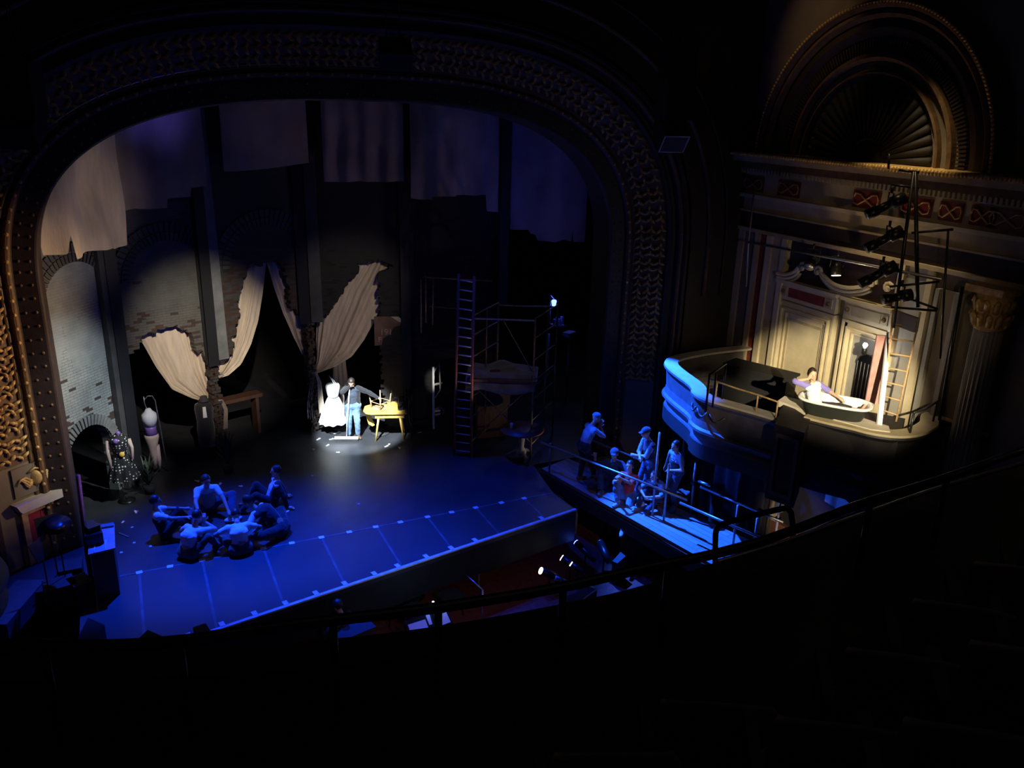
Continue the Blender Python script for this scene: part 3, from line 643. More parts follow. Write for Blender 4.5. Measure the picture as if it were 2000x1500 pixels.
run('trim_frieze', zc_t-.95, zc_t-.48, .08, 'tan'); run('trim_frieze', zc_t-1.03, zc_t-.95, .2, 'cream'); run('trim_frieze', zc_t-1.32, zc_t-1.03, .06, 'tan'); run('trim_frieze', zc_t-1.72, zc_t-1.36, .07, 'brown'); run('trim_frieze', zc_t-1.36, zc_t-1.32, .14, 'tan'); run('trim_frieze', zc_t-1.80, zc_t-1.72, .16, 'tan')
for x in (1475, 1545, 1700, 1800, 1870, 1935, 1985):
    u, zz = R(x, 385); w_ = .42 if x not in (1870, 1935) else .3
    b = MB(); b.box(FR.w(u, zc_t-.72, .09), (w_*1.6, .03, .34), rz=FR.ang); b.build('frieze_panel', mat=M['marred']); o = struct(COL.objects[-1])
    b = MB(); 
    for sg in (-1, 1): b.tube([FR.w(u+sg*w_*.75*cos(t*.55), zc_t-.72+.12*sin(t*1.1), .12) for t in range(7)], .018, seg=5)
    struct(b.build('trim_frieze_scroll', mat=M['gold']))
# ---- lunette above the cornice
uc, zcn = R(1722, 300); 
rO = (R(1960, 330)[0]-R(1508, 180)[0])/2; uc = (R(1960, 330)[0]+R(1508, 180)[0])/2; zb_ = zc_t
def arcring(r0, r1, n0, n1, m, seg=48, nm='trim_lunette'):
    b = MB(); P = []
    for i in range(seg+1):
        a_ = pi*i/seg; P.append([FR.w(uc-r*cos(a_), zb_+r*sin(a_), n) for r, n in ((r0, 0.0), (r0, n0), ((r0+r1)/2, (n0+n1)/2+.05), (r1, n1), (r1, 0.0))])
    b.grid(P, M[m], False); return struct(b.build(nm))
arcring(rO-.13, rO, .22, .30, 'golddk'); arcring(rO-.30, rO-.16, .14, .2, 'golddk'); arcring(rO-.62, rO-.32, .05, .10, 'brown')
b = MB()
for i in range(96):
    a_ = pi*(i+.5)/96; r0, r1 = rO-.86, rO-.66
    b.prism([(uc-r*cos(a_+d), zb_+r*sin(a_+d)) for r, d in ((r0, -.009), (r0, .009), (r1, .009), (r1, -.009))], FR, 0, .1)
struct(b.build('trim_lunette_dentils', mat=M['brown']))
arcring(rO-1.06, rO-.92, .08, .14, 'golddk'); arcring(rO-1.3, rO-1.22, .05, .12, 'golddk')
b = MB()
for i in range(120):
    a_ = pi*(i+.5)/120; b.ball(FR.w(uc-(rO-.03)*cos(a_), zb_+(rO-.03)*sin(a_), .30), (.035, .035, .035), M['gold'], seg=6, rings=4)
struct(b.build('trim_lunette_leaves'))
b = MB()
for i in range(24):
    a_ = pi*(i+.5)/24; p0 = (uc-.45*cos(a_), zb_+.45*sin(a_)); p1 = (uc-(rO-1.4)*cos(a_), zb_+(rO-1.4)*sin(a_))
    b.tube([FR.w(*p0, .03), FR.w(*p1, .03)], [.03, .09], M['fan'], seg=6)
b.ball(FR.w(uc, zb_, .02), (.12, .4, .4), M['fan'], seg=16)
struct(b.build('trim_lunette_fan'))
# ---- pilasters and columns
def column(u, w_, ztop, zbot, lab, n=.0, rnd=True):
    root = thing('fluted_column', FR.w(u, zbot, n+w_/2), lab, 'column')
    r = w_/2; c = FR.w(u, 0, n+r*.8)
    o = MB(); o.lathe((c.x, c.y, 0), [(r*1.0, zbot+.3), (r, zbot+1), (r*.9, ztop-.75)], seg=40, smooth=False, flute=.10); o.build('shaft', root, M['grey'])
    o = MB(); o.lathe((c.x, c.y, 0), [(r*1.3, zbot), (r*1.3, zbot+.12), (r*1.15, zbot+.14), (r*1.2, zbot+.22), (r*1.02, zbot+.3)], seg=24); o.build('base', root, M['grey'])
    o = MB(); o.lathe((c.x, c.y, 0), [(r*.92, ztop-.76), (r*.98, ztop-.72), (r*.9, ztop-.68), (r*.95, ztop-.4), (r*1.2, ztop-.12)], seg=24); o.box((c.x, c.y, ztop-.06), (w_*1.35, w_*1.35, .12))
    for k in range(12):
        for lv in (0, 1):
            a_ = 2*pi*(k+.5*lv)/12; rr_ = r*1.0; zz = ztop-.68+lv*.24
            o.tube([V((c.x+cos(a_)*rr_*(.98+.0), c.y+sin(a_)*rr_*.98, zz)), V((c.x+cos(a_)*rr_*1.08, c.y+sin(a_)*rr_*1.08, zz+.14)), V((c.x+cos(a_)*rr_*1.3, c.y+sin(a_)*rr_*1.3, zz+.20)), V((c.x+cos(a_)*rr_*1.3, c.y+sin(a_)*rr_*1.3, zz+.15))], [.05, .06, .04, .02], seg=6)
    o.build('capital', root, M['gold']); return root
zen = zc_t-1.80
uA = R(1362, 600, .3)[0]; column(uA, .46, zen, 1.2, 'fluted column between the proscenium arch and the lit box bay')
uB = R(1925, 640, .3)[0]; column(uB, .52, zen, .6, 'tall fluted column at the right edge, beyond the lighting tower')
# low dado / base
# ---- bay with two doors in moulded casings and swan-neck pediment
D1l, D1r = R(1526, 600)[0], R(1638, 620)[0]; D2l, D2r = R(1652, 640)[0], R(1742, 660)[0]
ZD = z(560, 0, 1580); zf = 2.05
def casing(uL, uR, zt, m, steps):
    b = MB()
    for k, (ins, n_) in enumerate(steps):
        a0 = ins; a1 = steps[k+1][0] if k+1 < len(steps) else ins+.05
        b.prism([(uL+a0, zf), (uL+a1, zf), (uL+a1, zt-a1), (uR-a1, zt-a1), (uR-a1, zf), (uR-a0, zf), (uR-a0, zt-a0), (uL+a0, zt-a0)], FR, 0, n_)
    return b.build('casing', None, M[m], origin=FR.w((uL+uR)/2, zf, 0))
def doorunit(n_, uL, uR, lab):
    st = [(0, .14), (.05, .10), (.13, .16), (.17, .06), (.24, .10)]
    b = MB()
    for k, (ins, dd) in enumerate(st):
        a0 = ins; a1 = st[k+1][0] if k+1 < len(st) else ins+.03; zt = ZD-.42
        b.prism([(uL+a0, zf), (uL+a1, zf), (uL+a1, zt-a1), (uR-a1, zt-a1), (uR-a1, zf), (uR-a0, zf), (uR-a0, zt-a0), (uL+a0, zt-a0)], FR, 0, dd)
    return struct(b.build('trim_casing', mat=M['cream']))
for i, (a0, a1) in enumerate(((D1l, D1r), (D2l, D2r))):
    doorunit(i, a0, a1, '')
    b = MB(); b.box(FR.w((a0+a1)/2, ZD-.20, .07), (a1-a0, .14, .38), rz=FR.ang); struct(b.build('trim_lintel', mat=M['cream']))
    b = MB(); b.box(FR.w((a0+a1)/2, ZD-.20, .15), ((a1-a0)*.62, .02, .2), rz=FR.ang); struct(b.build('trim_lintel_panel', mat=M['marred' if i == 0 else 'tan']))
    b = MB()
    for s_ in (.1, .9): b.box(FR.w(a0+(a1-a0)*s_, ZD-.20, .15), (.16, .03, .2), rz=FR.ang, mat=M['tan']); b.ball(FR.w(a0+(a1-a0)*s_, ZD-.20, .17), .05, M['golddk'], seg=8)
    struct(b.build('trim_rosette'))
    b = MB(); b.box(FR.w((a0+a1)/2, ZD+.02, .12), (a1-a0+.12, .24, .07), rz=FR.ang); struct(b.build('trim_lintel_cap', mat=M['cream']))
b = MB(); b.box(FR.w((D1l+D1r)/2, (zf+ZD-.7)/2, .02), (D1r-D1l-.5, .04, ZD-.7-zf), rz=FR.ang); o = struct(b.build('door_1', mat=M['cream']))
b = MB(); ww = D1r-D1l-.62; b.prism([(D1l+.31, zf+.2), (D1r-.31, zf+.2), (D1r-.31, ZD-.8), (D1l+.31, ZD-.8)], FR, .04, .065, holes=[[(D1l+.36, zf+.25), (D1l+.36, ZD-.85), (D1r-.36, ZD-.85), (D1r-.36, zf+.25)]]); struct(b.build('trim_door_moulding', mat=M['tan']))
b = MB(); b.box(FR.w((D2l+D2r)/2, (zf+ZD-.7)/2, .02), (D2r-D2l-.5, .04, ZD-.7-zf), rz=FR.ang); struct(b.build('door_2', mat=M['grey']))
root = thing('iron_gate', FR.w(R(1695, 760)[0], zf, .06), 'dark arched iron gate in the right hand doorway behind the bathtub', 'gate')
gu = R(1697, 740)[0]; o = MB(); gt = R(1697, 690)[1]
o.prism([(gu-.32, zf)]+[(gu-.32*cos(pi*i/10), gt-.25+.25*sin(pi*i/10)) for i in range(11)]+[(gu+.32, zf)], FR, .045, .055); o.build('panel', root, M['shade'])
o = MB()
for k in range(7): o.tube([FR.w(gu-.28+k*.093, zf, .075), FR.w(gu-.28+k*.093, gt-.2, .075)], .011, seg=5)
o.tube([FR.w(gu-.32*cos(pi*i/10), gt-.25+.25*sin(pi*i/10), .07) for i in range(11)], .02, seg=5); o.tube([FR.w(gu-.32, zf+.5, .07), FR.w(gu+.32, zf+.5, .07)], .014, seg=5); o.build('bars', root, M['iron'])
# swan-neck pediments
def swan(pts, lab):
    c = [R(x, y, .25) for x, y in pts]; sm = []
    for i in range(len(c)-1):
        for k in range(5): 
            t = k/5; p0 = c[max(i-1, 0)]; p1 = c[i]; p2 = c[i+1]; p3 = c[min(i+2, len(c)-1)]
            sm.append(tuple(.5*((2*p1[j])+(-p0[j]+p2[j])*t+(2*p0[j]-5*p1[j]+4*p2[j]-p3[j])*t*t+(-p0[j]+3*p1[j]-3*p2[j]+p3[j])*t**3) for j in (0, 1)))
    sm.append(c[-1]); b = MB()
    b.tube([FR.w(u, zz, .25) for u, zz in sm], .045, M['cream'], seg=6); b.tube([FR.w(u, zz-.09, .22) for u, zz in sm], .035, M['cream'], seg=6); b.tube([FR.w(u, zz-.16, .17) for u, zz in sm], .035, M['tan'], seg=6)
    struct(b.build('trim_pediment'))
swan([(1516,533),(1535,536),(1552,530),(1560,520)], ''); swan([(1600,527),(1612,542),(1630,556),(1655,562),(1680,560),(1698,553)], '')
b = MB()
for x, y in ((1567, 522), (1597, 530), (1703, 553), (1734, 562)):
    u, zz = R(x, y, .25)
    b.tube([FR.w(u+(.12-.01*k)*cos(k*.7), zz+(.12-.01*k)*sin(k*.7), .25) for k in range(11)], .035, M['cream'], seg=6); b.ball(FR.w(u, zz, .25), .05, M['cream'], seg=8)
struct(b.build('trim_scroll'))
# vertical strips left of door 1 (stacked pilaster edges, red marble between) and wall panels right of it
for x0, x1, m, n_, yt in ((1425,1438,'tan',.10,470),(1438,1462,'taupe',.05,470),(1462,1470,'tan',.14,470),(1470,1487,'marred',.08,470),(1487,1497,'cream',.18,475),(1497,1518,'tan',.12,480),(1518,1527,'cream',.20,480)):
    ua, ub = R(x0, 640)[0], R(x1, 640)[0]; b = MB(); b.box(FR.w((ua+ub)/2, (zf+zen)/2, n_/2), (ub-ua, n_, zen-zf), rz=FR.ang); struct(b.build('trim_strip', mat=M[m]))
ua, ub = R(1520, 500)[0], R(1800, 500)[0]; b = MB(); b.box(FR.w((ua+ub)/2, (ZD+.05+zen)/2, .02), (ub-ua, .04, zen-ZD-.05), rz=FR.ang); struct(b.build('trim_overdoor', mat=M['brown']))
ua, ub = R(1641, 700)[0], R(1651, 700)[0]; b = MB(); b.box(FR.w((ua+ub)/2, (zf+ZD)/2, .05), (ub-ua, .1, ZD-zf), rz=FR.ang); struct(b.build('trim_strip', mat=M['cream']))
for x0, x1, m, n_ in ((1746,1758,'cream',.16),(1758,1800,'grey',.08),(1800,1812,'cream',.12),(1824,1832,'grey',.16),(1832,1862,'taupe',.08),(1862,1872,'grey',.16)):
    ua, ub = R(x0, 640)[0], R(x1, 640)[0]; b = MB(); b.box(FR.w((ua+ub)/2, (zf+zen)/2, n_/2), (ub-ua, n_, zen-zf-(.6 if x0 > 1820 else 0)), rz=FR.ang); struct(b.build('trim_strip', mat=M[m]))
b = MB(); b.box(FR.w(R(1560, 700)[0], 2.4, .06), (5.2, .10, .12), rz=FR.ang)
# ---- the wall lamp in the doorway
lp = FR.w(*R(1690, 674, .55), .55)
root = thing('wall_lamp', lp, 'glaring bare white lamp in front of the right hand doorway', 'lamp')
o = MB(); o.ball(lp, .045, seg=10); o.build('bulb', root, M['bulb'])
o = MB(); o.lathe((lp.x, lp.y, lp.z-.20), [(.03, 0), (.05, .02), (.05, .12), (.03, .15)], seg=10); o.tube([lp+V((0, 0, -.18)), lp+V((.2, 0, -.25)), lp+V((.55, 0, -.2))], .015, seg=6); o.build('socket', root, M['blackmetal'])
# ================================================================== THE BOX (balcony bay with bathtub)
ZS_ = 3.0
LE = [G(1352, 752, ZS_), G(1356, 764, ZS_), G(1372, 776, ZS_), G(1400, 786, ZS_), G(1440, 797, ZS_), G(1480, 808, ZS_), G(1520, 820, ZS_)]
out = [V((13.6, 15.0, 0)), V((12.0, 15.0, 0)), V((10.9, 14.6, 0))] + [V((p.x, p.y, 0)) for p in LE]
bl = [G(1520, 820, ZS_), G(1512, 838, ZS_), G(1570, 856, ZS_), G(1572, 840, ZS_)]
RE = [G(1572, 812, 3.12), G(1620, 824, 3.12), G(1665, 836, 3.1), G(1700, 845, 3.1), G(1740, 851, 3.1), G(1775, 851, 3.1), G(1803, 845, 3.1), G(1825, 832, 3.1), G(1838, 815, 3.1)]
end = V((13.6, min(RE[-1].y, 8.6), 0))
def curve_wall(name, pts, prof, m, closed=False):
    """front of the box: outline swept with a (outward, z) profile"""
    ns_ = []
    for i in range(len(pts)):
        a_ = pts[max(i-1, 0)]; c_ = pts[min(i+1, len(pts)-1)]; t = V((c_.x-a_.x, c_.y-a_.y, 0)).normalized(); ns_.append(V((t.y, -t.x, 0)))
    b = MB(); b.grid([[V((p.x, p.y, zz))+n_*o_ for o_, zz in prof] for p, n_ in zip(pts, ns_)], M[m], False); return struct(b.build(name, fix=True))
def smooth(pts, k=6):
    out_ = []
    for i in range(len(pts)-1):
        p0 = pts[max(i-1, 0)]; p1 = pts[i]; p2 = pts[i+1]; p3 = pts[min(i+2, len(pts)-1)]
        for j in range(k):
            t = j/k; out_.append(.5*((2*p1)+(-p0+p2)*t+(2*p0-5*p1+4*p2-p3)*t*t+(-p0+3*p1-3*p2+p3)*t**3))
    out_.append(pts[-1]); return out_
Lc = smooth(out); Rc = smooth([V((p.x, p.y, 0)) for p in RE] + [end])
frontprof = [(-.28, 3.0), (.05, 3.0), (.07, 2.94), (.03, 2.90), (.0, 2.86), (-.03, 2.5), (.0, 2.36), (.05, 2.32), (.06, 2.27), (-.02, 2.22), (-.06, 2.12), (-.02, 2.06), (.0, 2.0), (-.08, 1.95), (-.14, 1.84), (-.12, 1.78), (-.22, 1.72), (-.4, 1.66)]
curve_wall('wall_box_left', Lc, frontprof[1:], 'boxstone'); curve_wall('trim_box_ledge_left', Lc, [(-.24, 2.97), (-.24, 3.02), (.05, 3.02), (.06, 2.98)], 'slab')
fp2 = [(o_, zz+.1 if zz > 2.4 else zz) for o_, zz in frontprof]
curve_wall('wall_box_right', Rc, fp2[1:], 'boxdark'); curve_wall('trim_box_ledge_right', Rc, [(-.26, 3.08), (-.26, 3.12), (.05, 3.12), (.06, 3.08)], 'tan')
# painted swags on the drum
b = MB()
for k in range(3):
    i0 = 22+k*6
    b.tube([V((Lc[min(i0+j, len(Lc)-1)].x, Lc[min(i0+j, len(Lc)-1)].y, 2.74-.13*sin(pi*j/5)))+V((-.03, -.03, 0)) for j in range(6)], .022, seg=5)
struct(b.build('trim_box_swags', mat=M['boxstone']))
# central projecting block
bp = [V((bl[0].x, bl[0].y, 0)), V((bl[1].x, bl[1].y, 0)), V((bl[2].x, bl[2].y, 0)), V((bl[3].x+.3, bl[3].y+.2, 0)), V((bl[0].x+.6, bl[0].y+.5, 0))]
b = MB(); b.flat(bp, 1.62, 3.10); struct(b.build('wall_box_block', mat=M['boxdark']))
f_ = Frame(bp[1], bp[2]); b = MB(); b.prism([(.06, 1.75), (f_.len-.06, 1.75), (f_.len-.06, 2.95), (.06, 2.95)], f_, 0, .03, holes=[[(.12, 1.82), (.12, 2.88), (f_.len-.12, 2.88), (f_.len-.12, 1.82)]]); struct(b.build('trim_box_panel', mat=M['boxstone']))
# ledge that carries the bathtub: pale ground cloth shape
gp = [G(1520, 785, 3.13), G(1527, 782, 3.13), G(1578, 800, 3.13), G(1640, 820, 3.13), G(1636, 815, 3.13)]
b = MB(); b.flat([(q.x, q.y) for q in (G(1519, 786, 3.1), G(1532, 777, 3.1), G(1600, 795, 3.1), G(1645, 806, 3.1), G(1690, 822, 3.1), G(1735, 836, 3.1), G(1738, 847, 3.1), G(1700, 842, 3.1), G(1640, 826, 3.1), G(1572, 806, 3.1))], 3.02, 3.14); struct(b.build('trim_box_shelf', mat=M['slab']))
# box floor and underside
poly = [(p.x, p.y) for p in Lc] + [(p.x, p.y) for p in Rc]
b = MB(); b.flat(poly, 1.70, 2.02); struct(b.build('floor_box', mat=M['boxdark']))
# brass rails standing on the ledges
def rail(pts, zr, zb, r, npost, lab, m, kp=None):
    pts = [V(p) for p in pts]; c = pts[len(pts)//2]
    root = thing('guard_rail', (c.x, c.y, zb), lab, 'rail'); o = MB(); o.tube([V((p.x, p.y, zr)) for p in pts], r, seg=8); o.build('bar', root, M[m])
    for k in range(npost):
        p = pts[int(round(k*(len(pts)-1)/max(npost-1, 1)))]; o = MB(); o.tube([V((p.x, p.y, zb)), V((p.x, p.y, zr))], r, seg=8); o.build('post', root, M[m])
    return root
rail([G(x, y, 3.35)+V((.06, .06, 0)) for x, y in ((1385,742),(1400,748),(1440,762),(1480,774),(1519,788))], 3.35, 2.95, .017, 4, 'thin brass rail along the left ledge of the box', 'gold')
rail([G(x, y, 3.5) for x, y in ((1785,806),(1806,800),(1830,785),(1845,776))], 3.5, 3.0, .02, 3, 'dark rail at the far right end of the box ledge', 'blackmetal')
rail([G(x, y, 3.9)+V((.5, .5, 0)) for x, y in ((1378,738),(1392,730),(1412,716))], 3.75, 3.0, .02, 3, 'dark bent rail at the left end of the box', 'blackmetal')
# dark piano-like cabinet in the box
p = G(1475, 775, 2.7); b = MB(); b.box((p.x+1.0, p.y+1.0, 2.45), (1.5, .5, .85), rz=-1.2); b.box((p.x+1.0, p.y+1.0, 2.9), (1.6, .6, .05), rz=-1.2); tag(b.build('cabinet', mat=M['black']), 'low black cabinet standing in the box left of the bathtub', 'cabinet')
# ---- bathtub
ZR = 3.42
ta, tb = G(1564, 770, ZR), G(1702, 795, ZR); fa = Frame((ta.x, ta.y), (tb.x, tb.y)); TL = fa.len; TW = .66
TUBZ = 3.02
root = thing('bathtub', fa.w(TL/2, 0, 0)+V((0, 0, TUBZ)), 'white enamelled bathtub with dark green outside, on the box ledge', 'bathtub')
def tubring(z_, inset, k=28):
    r_ = []
    for i in range(k):
        a_ = 2*pi*i/k; c_, s_ = cos(a_), sin(a_); e_ = 2/3.2
        r_.append(fa.w(TL/2+(TL/2-inset*1.3)*abs(c_)**e_*(1 if c_ > 0 else -1), z_, (TW/2-inset)*abs(s_)**e_*(1 if s_ > 0 else -1)))
    return r_
o = MB(); o.grid([tubring(ZR-.02, .03), tubring(ZR-.12, .04), tubring(ZR-.26, .08), tubring(ZR-.36, .13), tubring(ZR-.40, .26)], closed=False)
def ringmesh(rings, cap=True):
    m_ = MB(); k = len(rings[0]); vs = [q for r_ in rings for q in r_]
    fs = [(i*k+j, i*k+(j+1) % k, (i+1)*k+(j+1) % k, (i+1)*k+j) for i in range(len(rings)-1) for j in range(k)]
    if cap: fs.append(tuple((len(rings)-1)*k+j for j in range(k)))
    m_.add(vs, fs, None, True); return m_
ringmesh([tubring(ZR-.02, .03), tubring(ZR-.12, .04), tubring(ZR-.26, .08), tubring(ZR-.36, .13), tubring(ZR-.40, .26)]).build('outside', root, M['tubout'])
ringmesh([tubring(ZR-.03, .02), tubring(ZR-.03, -.02), tubring(ZR+.01, -.03), tubring(ZR+.015, .0), tubring(ZR, .045), tubring(ZR-.12, .06), tubring(ZR-.25, .10), tubring(ZR-.34, .15), tubring(ZR-.36, .26)]).build('basin', root, M['enamel'])
for su in (.2, .8):
    for sn in (-.7, .7):
        o = MB(); p = fa.w(TL*su, ZR-.36, TW/2*sn); o.tube([p, p+fa.n*(.03*sn)+V((0, 0, -.03)), V((p.x, p.y, TUBZ+.01))], [.04, .03, .035], seg=8); o.build('foot', root, M['iron'])
# platform under the tub
b = MB(); b.box(fa.w(TL/2+.1, 2.52, -.25), (TL+.9, 1.3, 1.0), rz=fa.ang); struct(b.build('floor_tub_riser', mat=M['boxdark']))
# ---- leaning pink board, white strip, ladder, tower pipes with lanterns
def board(a0, a1, w_, th, m, name, lab, cat):
    a0 = V(a0); a1 = V(a1); b = MB(); t = (a1-a0).normalized(); s_ = V((-.45, -.89, 0)).cross(t).normalized(); n_ = t.cross(s_); vs = []
    for p in (a0, a1):
        for i in (-1, 1):
            for j in (-1, 1): vs.append(p+s_*i*w_/2+n_*j*th/2)
    b.add(vs, [(0,1,3,2),(4,6,7,5),(0,4,5,1),(2,3,7,6),(0,2,6,4),(1,5,7,3)]); o = b.build(name, mat=M[m]); return tag(o, lab, cat)
pT = 0; pB = G(1702, 790, 3.1)
root = board(PX(1728, 655, 12.75), PX(1704, 788, 12.75), .30, .04, 'pink', 'painted_board', 'pink paint-spattered board leaning beside the foot of the bathtub', 'board')
q0 = PY(1737, 650, 10.4); q1 = G(1717, 830, 3.14); board(q0, q1, .085, .05, 'white', 'white_post', 'brightly lit white wooden post right of the bathtub', 'post')
# tower: two frames of pipe
TX, TY = G(1722, 832, 3.14), G(1810, 838, 3.1)
def at_(x, y, P): # point on the vertical line plane through P facing the eye
    n_ = V((P[0], P[1], 0)).normalized(); d = ray(x, y); t = V((P[0], P[1], 0)).dot(n_)/d.dot(n_); return EYE+d*t
TP = (12.5, 10.2)
root = thing('lighting_tower', at_(1760, 832, TP), 'black pipe lighting tower standing in the right end of the box', 'tower')
for (x0, y0, x1, y1, r) in ((1745,640,1785,335,.03),(1792,600,1788,335,.035),(1835,820,1880,560,.03),(1852,450,1836,700,.02),(1735,330,1737,300,.02)):
    o = MB(); o.tube([at_(x0, y0, TP), at_(x1, y1, TP)], r, seg=8); o.build('pipe', root, M['blackmetal'])
for (x0, y0, x1, y1) in ((1755,332,1795,337),(1740,360,1795,368),(1740,600,1830,607),(1780,585,1832,604),(1742,528,1830,545),(1738,560,1835,550),(1780,455,1862,448)):
    o = MB(); o.tube([at_(x0, y0, TP), at_(x1, y1, TP)], .022, seg=8); o.build('brace', root, M['blackmetal'])
TP2 = (12.6, 11.4)
root = thing('wooden_ladder', at_(1758, 838, TP), 'pale ladder standing among the tower pipes right of the bathtub', 'ladder')
lt0, lt1, lb0, lb1 = at_(1745, 605, TP), at_(1798, 610, TP), at_(1722, 822, TP), at_(1748, 832, TP)
for a0, a1 in ((lt0, lb0), (lt1, lb1)):
    o = MB(); o.tube([a0, a1], .022, seg=4); o.build('rail', root, M['wood'])
for k in range(7):
    t = .12+k*.13; o = MB(); o.tube([lt0.lerp(lb0, t), lt1.lerp(lb1, t)], .016, seg=6); o.build('rung', root, M['wood'])
o = MB(); c = at_(1768, 627, TP); o.box(c, (.08, .62, .26), rz=-.2); tag(o.build('crate', mat=M['grey']), 'grey wooden tray fixed at the top of the pale ladder', 'tray')
pts = [at_(1462, 473, (12.9, 14.2)), at_(1840, 545, (12.6, 9.2))]
o = MB(); o.tube(pts, .024, seg=8); o.tube([at_(1474, 365, (12.9, 14.2)), at_(1462, 473, (12.9, 14.2)), at_(1457, 560, (12.9, 14.2))], .02, seg=8); tag(o.build('lighting_pipe', mat=M['iron']), 'long horizontal steel pipe crossing in front of the twin doors', 'pipe')
def lantern(p, d, L, r, lab, name='spotlight', par=False):
    p = V(p); d = V(d).normalized(); root = thing(name, p, lab, 'stage light')
    o = MB(); 
    if par: o.tube([p, p+d*L*.4, p+d*L], [r*.7, r, r], seg=14)
    else:
        o.tube([p, p+d*L*.35, p+d*L*.36, p+d*L*.7, p+d*L*.72, p+d*L], [r*1.2, r*1.25, r*.85, r*.85, r*1.05, r*1.05], seg=14)
    o.build('housing', root, M['blackmetal'])
    o = MB(); o.tube([p+d*(L-.01), p+d*(L+.012)], r*.9, seg=14); o.build('lens', root, M['iron'] if not par else M['bulbw'])
    o = MB(); s_ = d.cross(V((0, 0, 1))).normalized(); c = p+d*L*.4; o.tube([c+s_*r*1.35, c+s_*r*1.35+V((0, 0, r*2.2)), c-s_*r*1.35+V((0, 0, r*2.2)), c-s_*r*1.35], .014, seg=6); o.tube([c+V((0, 0, r*2.2)), c+V((0, 0, r*2.2+.1))], .025, seg=6); o.build('yoke', root, M['blackmetal'])
    return root
for (x0, y0, x1, y1, L, lab) in ((1768,385,1693,420,.62,'black spotlight highest on the lighting tower'), (1762,450,1688,488,.60,'black spotlight second from the top of the lighting tower'), (1750,518,1680,555,.62,'long black spotlight level with the horizontal pipe'), (1780,575,1728,585,.45,'short black spotlight low on the tower above the ladder')):
    a_ = at_(x0, y0, TP); c_ = at_(x1, y1, (12.0, 10.5)); lantern(a_, c_-a_, L*1.1, .09, lab)
a_ = at_(1634, 512, (12.8, 12.2)); lantern(a_, (-.1, -.25, -1), .26, .10, 'small round lamp hanging under the middle of the horizontal pipe', par=True)
a_ = at_(1590, 500, (12.8, 12.7)); lantern(a_, (-.6, -.3, -.6), .30, .11, 'dark lamp hanging above the gap in the pediment', par=False)
# ---- speakers
def spk(x0, y0, w_, h_, P, lab, tilt=0.0, fr=False):
    c = at_(x0, y0, P); yaw = atan2(-c.x+3.5, c.y-2); yaw = 0.25
    root = thing('loudspeaker', c, lab, 'loudspeaker'); Rm = Matrix.Rotation(-yaw, 3, 'Z') @ Matrix.Rotation(tilt, 3, 'X')
    o = MB(); o.box(c, (w_, .6, h_), R=Rm); o.build('cabinet', root, M['black'])
    o = MB(); o.box(c+Rm @ V((0, -.305, 0)), (w_-.04, .012, h_-.04), R=Rm); o.build('grille', root, M['spk'])
    o = MB(); 
    for sx in (-1, 1): o.box(c+Rm @ V((sx*(w_/2-.01), -.31, 0)), (.018, .02, h_), R=Rm)
    for sz in (-1, 1): o.box(c+Rm @ V((0, -.31, sz*(h_/2-.01))), (w_, .02, .018), R=Rm)
    o.build('trim', root, M['spkf'] if fr else M['brown'])
    o = MB(); o.tube([c+V((.12, .1, 0)), V((c.x+.12, c.y+.1, 13.49))], .012, seg=6); o.tube([c+V((-.12, .1, 0)), V((c.x-.12, c.y+.1, 13.49))], .012, seg=6); o.build('hanging_cable', root, M['blackmetal']); return root
PS = (9.6, 13.6)
spk(1325, 108, .52, .44, PS, 'topmost black loudspeaker of the cluster right of the arch'); spk(1318, 184, .52, .92, PS, 'tall middle loudspeaker of the cluster right of the arch'); spk(1310, 258, .50, .42, PS, 'lowest loudspeaker right of the arch, tilted down with pale edge', .75, True)
spk(772, 108, .55, .36, (4.3, 14.9), 'loudspeaker hung over the crown of the arch', .5); spk(30, 248, .7, .36, (-2.3, 14.5), 'loudspeaker hung beside the left shoulder of the arch', .5)
spk(25, 175, .7, .8, (-2.3, 14.5), 'tall loudspeaker above the tilted one at the left shoulder of the arch')
# ---- below the box: doorway frame, panels, drapes
def under(x0, y0, x1, y1, P0, n_, m, lab, name='wall_panel'):
    pass
FU = Frame((12.2, 14.8), (12.8, 8.0))
b = MB(); b.prism([(-1, -2.3), (8, -2.3), (8, 1.66), (-1, 1.66)], FU, -.1, 0); struct(b.build('wall_under_box', mat=M['boxdark']))
for x0, x1, y0, y1, m in ((1483,1502,905,1100,'slab'),(1503,1508,905,1100,'tan'),(1530,1556,928,950,'tan'),(1508,1530,915,1000,'pier'),(1508,1640,1010,1100,'mahog')):
    (ua, z1_), (ub, z0_) = FU.px(x0, y0), FU.px(x1, y1); z1_ = min(z1_, 1.64); z0_ = max(z0_, -1.34) if y1 < 1090 else -2.2
    b = MB(); b.box(FU.w((ua+ub)/2, (z0_+z1_)/2, .05), (ub-ua, .1, max(z1_-z0_, .1)), rz=FU.ang); struct(b.build('trim_under_box', mat=M[m]))
ps = [FU.px(x, y, .05) for x, y in ((1616,957),(1640,963),(1658,980),(1676,1003),(1645,1006),(1632,990),(1612,978))]
b = MB(); b.prism(ps, FU, 0, .08); struct(b.build('trim_wall_sconce_panel', mat=M['slab']))
for k in range(9):
    u = .2+k*.28; b = MB(); b.tube([FU.w(u+.1*j, -1.34, .2+.06*sin(j)) for j in range(1)]+[FU.w(u, 1.6, .2)], .1, seg=8); 
b = MB(); P = []
for i in range(60): 
    u = -.6+i*.055; P.append([FU.w(u, zz, .3+.06*sin(i*.9)) for zz in (-1.34, 1.64)])
b.grid(P, M['dkcloth']); tag(b.build('dark_curtain', fix=False), 'dark pleated curtain hanging under the box behind the platform people', 'curtain')
